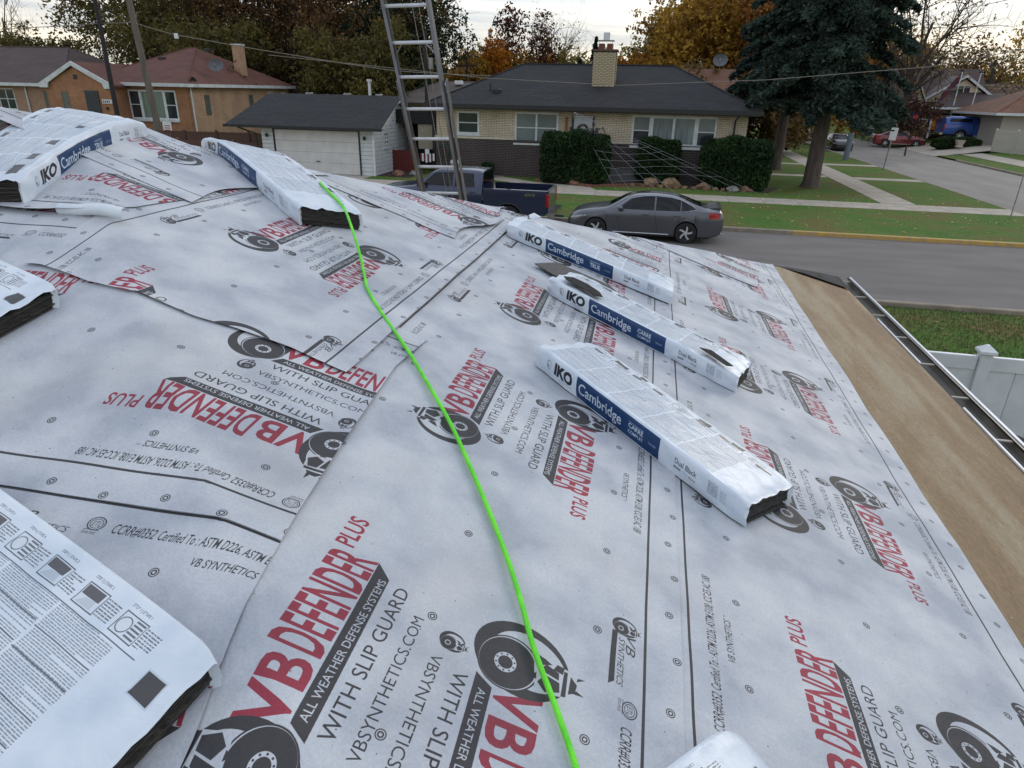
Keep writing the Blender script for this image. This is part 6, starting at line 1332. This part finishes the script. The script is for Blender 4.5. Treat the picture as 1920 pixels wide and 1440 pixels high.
# ------------------------------------------------------------------ roofs behind the ranch house
RH = empty('rust_roof_house', (3.2, 55, 0), label='house behind the ranch house showing only a rust shingle gable roof and a round dish', cat='house')
m = MB(); m.box(-6, 2.2, 0, 8, 0, 4.4); m.build('wall', TANB, RH)
m = MB(); m.add([(-7, -.6, 3.9), (2.35, -.6, 3.9), (2.35, 3.8, 6.3), (-7, 3.8, 6.3), (2.35, 8.4, 3.9), (-7, 8.4, 3.9)], [(0, 1, 2, 3), (3, 2, 4, 5), (1, 4, 2), (0, 3, 5)]); m.build('roof', RUSTSH, RH)
dish('satellite_dish', 'round grey dish standing on the rust shingle roof ridge', (4.2, 58.5, 6.25), r=.55, tilt=(1.25, 0, -.1))
BG = empty('background_house', (-19, 62, 0), label='low dark-roofed house seen between the ladder rails above the passage', cat='house')
m = MB(); m.box(-5, 6, 0, 9, 0, 3.2); m.build('wall', TANB, BG); hip_roof(BG, -5.5, 6.5, -.5, 9.5, 3.3, 5.1, GREYSH, 4)
m = MB(); m.bbox(.2, .9, 3.2, 3.8, 4.9, 5.2, .05); m.build('roof_vent', WHITE, BG)
BG2 = empty('background_house', (-9.0, 100, 0), label='sliver of a distant brick chimney and roof just above the black ridge', cat='house')
m = MB(); m.box(4, 15, 0, 8, 0, 4.4); m.build('wall', TANB, BG2); hip_roof(BG2, 3.5, 15.5, -.5, 8.5, 4.5, 6.4, BROWNSH, 3.5); m = MB(); m.box(7, 8.2, 3, 4, 5.5, 7.4); m.build('chimney', ORANGEB, BG2)

# ------------------------------------------------------------------ right side: tan storey-and-a-half house, stone house, beige garage
CH = empty('cape_house', (24.6, 83, .9), label='tan house with steep white-trimmed gables and flags across the side street', cat='house')
TANW = mat('tan_stucco', (.52, .45, .32), .85, (.45, .39, .27), scale=3, bump=.15); YEL = mat('pale_yellow_siding', (.68, .58, .40), .7, (.62, .53, .36), scale=2, stretch=(.3, 1, 9))
m = MB(); m.box(0, 8.6, 0, 9, 0, 3.9); m.build('wall', TANW, CH)
b_ = MB(); b_.prism([(0.2, 3.4), (4.6, 6.7), (9.2, 3.4), (9.2, 3.1), (4.6, 6.4), (.2, 3.1)], 0, -.4, 8.9); b_.build('main_roof', BROWNSH, CH)
m = MB(); m.prism([(2.3, 3.4), (5.75, 5.55), (9.0, 3.4)], 1, -.6, 2.5); m.build('gable_wall', YEL, CH)
gable_roof(CH, 1.9, 9.3, -1.0, 4.6, 3.5, 5.95, GREYSH, 'y', name='gable_roof')
for sg in (-1, 1): m = MB(); m.add([(5.6, -1.06, 5.98), (5.6+sg*3.75, -1.06, 3.52), (5.6+sg*3.75, -1.06, 3.26), (5.6, -1.06, 5.72)], [(0, 1, 2, 3)]); m.build('bargeboard', TRIM, CH)
f = window(CH, 4.5, 3.75, 1.9, 1.25, -.6, panes=3, rails=0, glass=GLASS, t=.07)
m = MB(); m.box(.1, 1.9, -1.6, 0, 0, 3.0); m.prism([(-.1, 3.0), (2.1, 3.0), (1.0, 5.3)], 1, -1.62, -.2); m.build('entry_tower', TANW, CH)
gable_roof(CH, -.3, 2.3, -1.8, 3, 3.0, 5.6, GREYSH, 'y', name='entry_roof')
for sg in (-1, 1): m = MB(); m.add([(1.0, -1.86, 5.62), (1.0+sg*1.34, -1.86, 3.0), (1.0+sg*1.34, -1.86, 2.78), (1.0, -1.86, 5.36)], [(0, 1, 2, 3)]); m.build('bargeboard', TRIM, CH)
window(CH, .75, 3.35, .5, .8, -1.62, t=.05); window(CH, -.05+.4, .9, .7, 1.3, -1.6, t=.06)
m = MB(); m.add([(2.0, -4.2, 2.95), (9.6, -4.2, 2.95), (9.4, -.6, 4.35), (4.2, -.6, 4.35), (2.0, -4.2, 2.8), (9.6, -4.2, 2.8), (9.4, -.6, 4.1), (4.2, -.6, 4.1)], [(0, 1, 2, 3), (4, 7, 6, 5), (0, 4, 5, 1), (1, 5, 6, 2), (3, 7, 4, 0)]); m.build('porch_roof', BROWNSH, CH)
m = MB(); m.box(1.95, 9.65, -4.26, -4.2, 2.74, 2.94); m.build('porch_gutter', TRIM, CH)
for x in (2.2, 5.6, 9.3): m = MB(); m.box(x, x+.14, -4.1, -3.96, 0, 2.8); m.build('porch_post', TRIM, CH)
m = MB(); m.box(6.8, 8.3, -.05, 0, .3, 2.7); m.build('porch_door', GLASS, CH); m = MB(); m.box(7.48, 7.60, -.09, -.05, .3, 2.7); m.build('door_mullion', WHITE, CH)
m = MB(); m.box(2.3, 6.2, -.05, 0, .9, 2.3); m.build('porch_window', GLASS, CH)
m = MB(); m.box(9.0, 12.5, -3.9, 3, 0, 2.7); m.build('porch_end_wall', TANW, CH)
for i, (x, y, zt, lb) in enumerate(((29.0, 79.2, 7.1, 'left of two white flagpoles before the tan house, dark flag hanging'), (30.6, 79.0, 7.0, 'right of two white flagpoles before the tan house'))):
    fp = empty('flagpole', (x-.4, y, .9), label=lb, cat='flagpole'); m = MB(); m.tube([(0, 0, 0), (.05, 0, zt-.9)], .05, 8); m.build('pole', WHITE, fp)
    m = MB(); m.blob((.05, 0, zt-.85), (.22, .1, .1), i, 8, 6, .2); m.build('finial', BLACKTRIM, fp)
    if i == 0:
        m = MB(); m.loft([[(-.02-t*1.3, .03*math.sin(8*t), zt-1.0-t*2.0+s_*(-.9)) for s_ in (0, .5, 1)] for t in np.linspace(0, 1, 8)], 0, False, False); m.build('flag', mat('dark_red_navy_flag', (.12, .02, .03), .8, (.02, .02, .06), scale=2.5, lo=.45, hi=.55), fp, smooth=True)
for lb, x, z, w_, h_, c, c2 in (('dark navy banner with red emblem by the tan house entry', 25.6, 2.5, 1.1, 1.25, (.015, .02, .05), (.5, .05, .06)), ('orange banner with dark lettering beside the navy one', 27.8, 2.15, 1.15, 1.35, (.50, .22, .03), (.10, .03, .02))):
    e = empty('garden_banner', (x+.5, 79.5, .9), label=lb, cat='banner'); m = MB(); m.tube([(0, 0, 0), (0, 0, z)], .03, 6); m.build('banner_pole', BLACKTRIM, e)
    m = MB(); m.box(-w_, 0, -.01, .01, z-h_, z); bb = m.build('banner_cloth', mat('banner_'+str(c[0]), c, .8), e); m = MB(); m.tube([(-w_/2, -.014, z-h_*.42), (-w_/2, -.02, z-h_*.42)], .27, 10); m.build('emblem', mat('emblem_'+str(c2[0]), c2, .8), bb)
    m = MB()
    for k in range(5): m.box(-w_*.85+.19*k, -w_*.85+.19*k+.12, -.018, -.012, z-h_*.9, z-h_*.8)
    m.build('lettering', mat('emblem_'+str(c2[0]), c2, .8), bb)
SH = empty('stone_chimney_house', (33.6, 84, .9), label='wall of rounded fieldstone rising behind the beige garage', cat='house'); m = MB(); m.box(-1.2, 8, 0, 2, 0, 5.2); m.build('wall_core', MORTAR, SH)
STN = [mat('fieldstone_a', (.26, .19, .13), .9, (.16, .12, .085), scale=3, bump=.4), mat('fieldstone_b', (.19, .14, .10), .9, (.12, .09, .065), scale=3, bump=.4)]
stm = []
for k in range(6): mb = MB(); mb.blob((0, 0, 0), (.28, .10, .16), 80+k, 9, 6, .18); stm.append(mb.mesh('stone', STN[k % 2], True))
for r_ in range(17):
    for c_ in range(18):
        if 1.0+r_*.25 > 5.2: continue
        o = link('stone', random.choice(stm), SH, (-1.1+.50*c_+(.25 if r_ % 2 else 0)+random.uniform(-.06, .06), -.03, 1.0+.25*r_+random.uniform(-.03, .03))); o.rotation_euler = (0, random.uniform(-.4, .4), 0)
GA = empty('beige_garage', (30.6, 70.0, .5), label='beige siding garage with rust roof behind the beige vinyl fence at right', cat='garage')
BGE = mat('beige_siding', (.42, .39, .34), .7, (.37, .345, .30), scale=2, stretch=(1, 1, 9)); m = MB(); m.box(-1.1, 14, 0, 8, 0, 3.0); m.build('wall', BGE, GA)
hip_roof(GA, -2.1, 15, -1.0, 9, 3.05, 5.3, RUSTSH, 4.8, trim=TRIM, fh=.2)
m = MB(); m.box(1.3, 6, -.04, 0, .1, 2.3); m.build('garage_door', mat('tan_door', (.35, .26, .17), .7, scale=2, stretch=(1, 1, 6)), GA)
BVF = mat('beige_vinyl', (.50, .47, .40), .5, (.46, .43, .37), scale=2)
panel_fence('beige_fence', 'beige vinyl fence in front of the garage at the right edge', [(27.9, 66.6), (31.2, 59.3), (33.5, 54.5)], 1.75, BVF, pw=2.2, z0=.5, board=.29)
for i, x in enumerate((26.3, 29.2)):
    e = empty('stone_planter', (x+.4, 70.2, .62), label=('left' if i == 0 else 'right')+' of two small square stone planters on the driveway apron', cat='planter', group='pair of planters'); m = MB(); m.loft([[(-a, -a, z), (a, -a, z), (a, a, z), (-a, a, z)] for a, z in ((.26, 0), (.26, .08), (.20, .12), (.32, .55), (.34, .60), (.28, .60), (.26, .5))]); m.build('bowl', CONCRETE, e)
PI_ = empty('brick_gate_pillar', (26.3, 80.0, .85), label='square tan gate pillar between the red car and the blue pickup', cat='pillar'); m = MB(); m.bbox(-.5, .5, -.5, .5, 0, 1.7, .02); m.build('shaft', TANB, PI_); m = MB(); m.bbox(-.6, .6, -.6, .6, 1.7, 1.85, .03); m.build('cap_stone', CONCRETE, PI_)
shrub('garden_shrub', 'dark bushes in front of the tan house porch', 30.3, 79.6, 1.6, .7, 1.5, DGR, 5000, .16, 91, z0=.9, cat='shrub'); shrub('garden_shrub', 'yellowish ground shrubs behind the red car', 24.3, 79.5, 2.2, .8, 1.1, YGR, 4000, .16, 92, z0=.7, cat='shrub'); shrub('garden_shrub', 'brown shrub right of the orange banner', 28.6, 80.6, .7, .6, 1.6, OAK2, 3000, .15, 93, z0=.9, cat='shrub')

# ------------------------------------------------------------------ poles, wires, signs, mast
def pole(label, base, top, r0, r1, m, name='utility_pole', arm=False, cat='utility pole'):
    e = empty(name, base, label=label, cat=cat); d_ = Vector(top)-Vector(base); mb = MB(); mb.tube([(0, 0, -.1), d_*.5, d_], [r0, (r0+r1)/2, r1], 10); mb.build('shaft', m, e, smooth=True)
    if arm:
        m2 = MB(); m2.box(d_.x-1.2, d_.x+1.2, d_.y-.22, d_.y-.10, d_.z-.9, d_.z-.76); ca = m2.build('crossarm', m, e)
        for x in (-1.1, -.5, .5, 1.1): m3 = MB(); m3.tube([(d_.x+x, d_.y-.16, d_.z-.76), (d_.x+x, d_.y-.16, d_.z-.55)], .05, 6); m3.build('insulator', GLASS, ca)
    return e
pole('thick weathered grey wooden pole leaning beside the white bungalow window', (-33.6, 43.3, 0), (-34.3, 43.3, 11.5), .24, .19, POLEW)
pole('dark slimmer pole left of the weathered grey pole', (-36.5, 43.0, 0), (-36.4, 43.0, 11.5), .17, .13, POLED)
pole('grey pole standing among the oaks behind the garage roof', (-34.6, 68, 0), (-34.6, 68, 9.9), .24, .18, POLED)
pole('dark pole with bent bracket seen between the ladder rails', (-19.8, 60, 0), (-19.8, 60, 8.9), .17, .13, POLED)
br_ = empty('lamp_bracket', (-19.8, 60, 8.2), label='thin bent lamp bracket atop the pole between the ladder rails', cat='bracket'); m = MB(); m.tube([(0, 0, .5), (1.0, 0, .4), (.1, 0, -.3)], .03, 5); m.build('arm', WIRE, br_)
tb = empty('transformer', (-19.3, 59.8, 6.4), label='small grey transformer can on the pole behind the ladder', cat='transformer'); m = MB(); m.tube([(0, 0, -.4), (0, 0, .45)], .22, 10); m.build('can', ALUD, tb, smooth=True)
pole('small pole with crossarm right of the ladder', (-20.5, 76, 0), (-20.5, 76, 7.6), .15, .12, POLED, arm=True)
pole('dark pole with crossarm behind the ladder', (-24.8, 80, 0), (-24.8, 80, 8.2), .15, .12, POLED, arm=True)
pole('small distant pole behind the tan house at right', (41.5, 105, .9), (41.5, 105, 9.3), .2, .15, POLED)
LM = empty('lattice_mast', (-2.3, 112, 0), label='thin pale lattice radio mast right of the chimney', cat='mast')
m = MB()
for s1 in (-1, 1):
    for s2 in (-1, 1): m.tube([(s1*.8, s2*.8, 0), (s1*.12, s2*.12, 12.4)], .045, 4)
for i in range(14):
    z = .9*i; a_ = .8-.68*z/12.4; b2_ = .8-.68*(z+.9)/12.4; m.tube([(-a_, -a_, z), (b2_, -b2_, z+.9)], .03, 3); m.tube([(a_, -a_, z), (-b2_, -b2_, z+.9)], .03, 3)
m.build('lattice', ALU, LM); m = MB(); m.tube([(0, 0, 12.4), (0, 0, 13.6)], .05, 5); m.build('antenna', ALU, LM)
LM2 = empty('lattice_mast', (-26.5, 112, 0), label='very faint distant mast seen left of the ladder rungs sky', cat='mast'); m = MB(); m.tube([(0, 0, 0), (0, 0, 12.5)], [.3, .12], 4); m.tube([(0, 0, 12.0), (0, 0, 13.0)], .35, 6); m.build('lattice', ALU, LM2)
def wire(label, pts, r, m=WIRE, sag=.0):
    P = [Vector(p) for p in pts]; F_ = []
    for i in range(len(P)-1):
        for t in np.linspace(0, 1, 9)[:-1 if i < len(P)-2 else None]:
            q = P[i].lerp(P[i+1], float(t)); q.z -= sag*4*t*(1-t); F_.append(q)
    mb = MB(); c = F_[0].copy(); mb.tube([q-c for q in F_], r, 5); return tag(mb.build('overhead_wire', m, None, c), label, 'wire')
wire('pale wire crossing in front of the black roof and the spruce', [(-20.6, 36, 5.9), (-7.9, 33, 4.93), (-1.9, 33, 4.74), (4.4, 33, 5.07), (10.7, 33, 5.67), (20, 33, 7.6)], .014, WIREL)
wire('wire from the far left to the weathered pole', [(-58, 44, 7.4), (-46.3, 44.5, 7.62), (-36.4, 43.2, 7.95), (-34.05, 43.2, 8.0)], .022, WIREL, .02)
wire('wire dropping from the weathered pole past the ladder', [(-34.05, 43.2, 8.0), (-31.5, 43.5, 7.35), (-23.6, 45, 6.24), (-16.9, 45, 5.45), (-11, 47, 5.3)], .024, WIREL, .03)
tg = empty('wire_box', (-31.3, 43.5, 7.28), label='small white splice box hanging on the wire above the red roof', cat='splice box'); m = MB(); m.bbox(-.10, .10, -.1, .1, -.18, .12, .02); m.build('box', WHITE, tg)
wire('upper thin wire at the top right corner', [(9.5, 36, 9.7), (13.2, 30, 8.1), (20, 24, 7.5)], .010, WIRE); wire('lower thin wire at the top right corner', [(12.2, 37, 8.4), (17.5, 35, 9.8), (24, 34, 12)], .012, WIRE)
wire('second of the rising wires at the top right', [(12.2, 37, 8.0), (17.8, 35, 9.2), (24, 34, 11)], .012, WIRE)
wire('long thin wire in front of the tan house gable', [(24.5, 72, 5.2), (30, 70, 6.1), (36, 69, 7.4), (44, 68, 9)], .02, WIREL)
wire('dark wire above the tan house ridge', [(16, 60, 7.3), (25, 60, 7.9), (32, 60, 8.1), (40, 60, 8.6)], .02, WIRE)
wire('service wire between the ladder and the small crossarm pole', [(-20.5, 76, 6.7), (-24.5, 70, 5.4), (-27, 66, 5.6)], .02, WIREL, .2)
def signpost(label, x, y, h, w_, hh, m, lean=0., yaw=.2, z0=0, white=False):
    e = empty('sign_post', (x, y, z0), yaw, label, 'sign'); mb = MB(); mb.box(-.035, .035, -.02, .02, -.1, h); mb.build('post', ALUD, e)
    mb = MB(); mb.bbox(-w_/2, w_/2, -.035, -.022, h-hh, h, .02); pl_ = mb.build('plate', m, e)
    if white:
        mb = MB()
        for i in range(3): mb.box(-w_*.35, w_*.35, -.041, -.036, h-hh*.3-.13*i, h-hh*.3-.13*i+.05)
        mb.build('lettering', REDL, pl_)
    e.rotation_euler = (0, lean, yaw); return e
signpost('grey-backed street sign on a leaning post by the side street', 15.05, 50.6, 2.75, .55, .78, ALU, .06, .4)
signpost('bare metal post at the right edge of the photo', 14.3, 30.8, 3.5, .3, .45, ALU, .03, 1.2, z0=LZ)
signpost('small white sign with red lettering at the foot of the weathered pole', -30.6, 40.2, 2.2, .6, .95, WHITE, 0, .0, white=True)
signpost('small white sign with faded red lines at the dark gate of the left yard', -31.2, 37.0, 1.3, .5, .6, WHITE, 0, .1, white=True)
pp = empty('bollard_post', (14.3, 57.5, 0), label='blue-grey stout post on the verge of the side street', cat='post'); m = MB(); m.tube([(0, 0, 0), (.05, 0, 2.05)], .21, 12); m.build('shaft', mat('blue_grey_post', (.15, .18, .21), .6), pp, smooth=True)

# ------------------------------------------------------------------ giant spider web with spider
WEB = empty('spider_web', (-4.2, 37.0, 3.5), label='giant white decoration web stretched from the door eave down to the lawn', cat='web'); WC = mat('web_cord', (.36, .36, .38), .8)
o_ = Vector((-4.25, 36.65, 3.5)); anc = [(-1.55, 32.9, .13), (-.9, 33.05, .13), (.35, 33.1, .16), (1.2, 33.2, .13), (3.5, 34.1, .13), (4.5, 34.4, .13), (5.05, 35.0, .13)]
anc = [Vector(a_) for a_ in anc]; base = Vector(WEB.location)
for a_ in anc: m = MB(); m.tube([o_-base, a_-base], .0045, 4); m.build('radial_strand', WC, WEB)
for j, t in enumerate((.14, .21, .28, .36, .44, .52, .61, .70, .79, .88)):
    for i in range(len(anc)-1):
        if j > 8 and i > 2: continue
        p_a = o_.lerp(anc[i], t+.02*math.sin(i+j)); p_b = o_.lerp(anc[i+1], t+.02*math.sin(i+1+j)); mid_ = (p_a+p_b)/2; mid_ = mid_.lerp(o_, -.03)+Vector((0, 0, -.05*t)); mid_ = mid_.lerp(o_, .05)
        m = MB(); m.tube([p_a-base, mid_-base, p_b-base], .0045, 4); m.build('cross_strand', WC, WEB)
SPD = empty('toy_spider', (-2.95, 35.3, 2.55), label='big black toy spider clinging near the top of the web', cat='spider')
m = MB(); m.blob((0, 0, 0), (.16, .12, .12), 1, 10, 7, .05); m.blob((-.20, 0, .03), (.10, .08, .08), 2, 10, 7, .05); m.build('body', DARKP, SPD, smooth=True)
for k in range(8):
    sg = 1 if k % 2 else -1; a_ = -.9+.55*(k//2); m = MB(); m.tube([(-.05, 0, .02), (-.05+.3*math.sin(a_), sg*.12, .25), (-.05+.55*math.sin(a_), sg*.22, .12 if k < 4 else .3), (-.05+.75*math.sin(a_), sg*.25, -.42+.15*(k//2))], [.03, .024, .018, .008], 5); m.build('leg', DARKP, SPD)
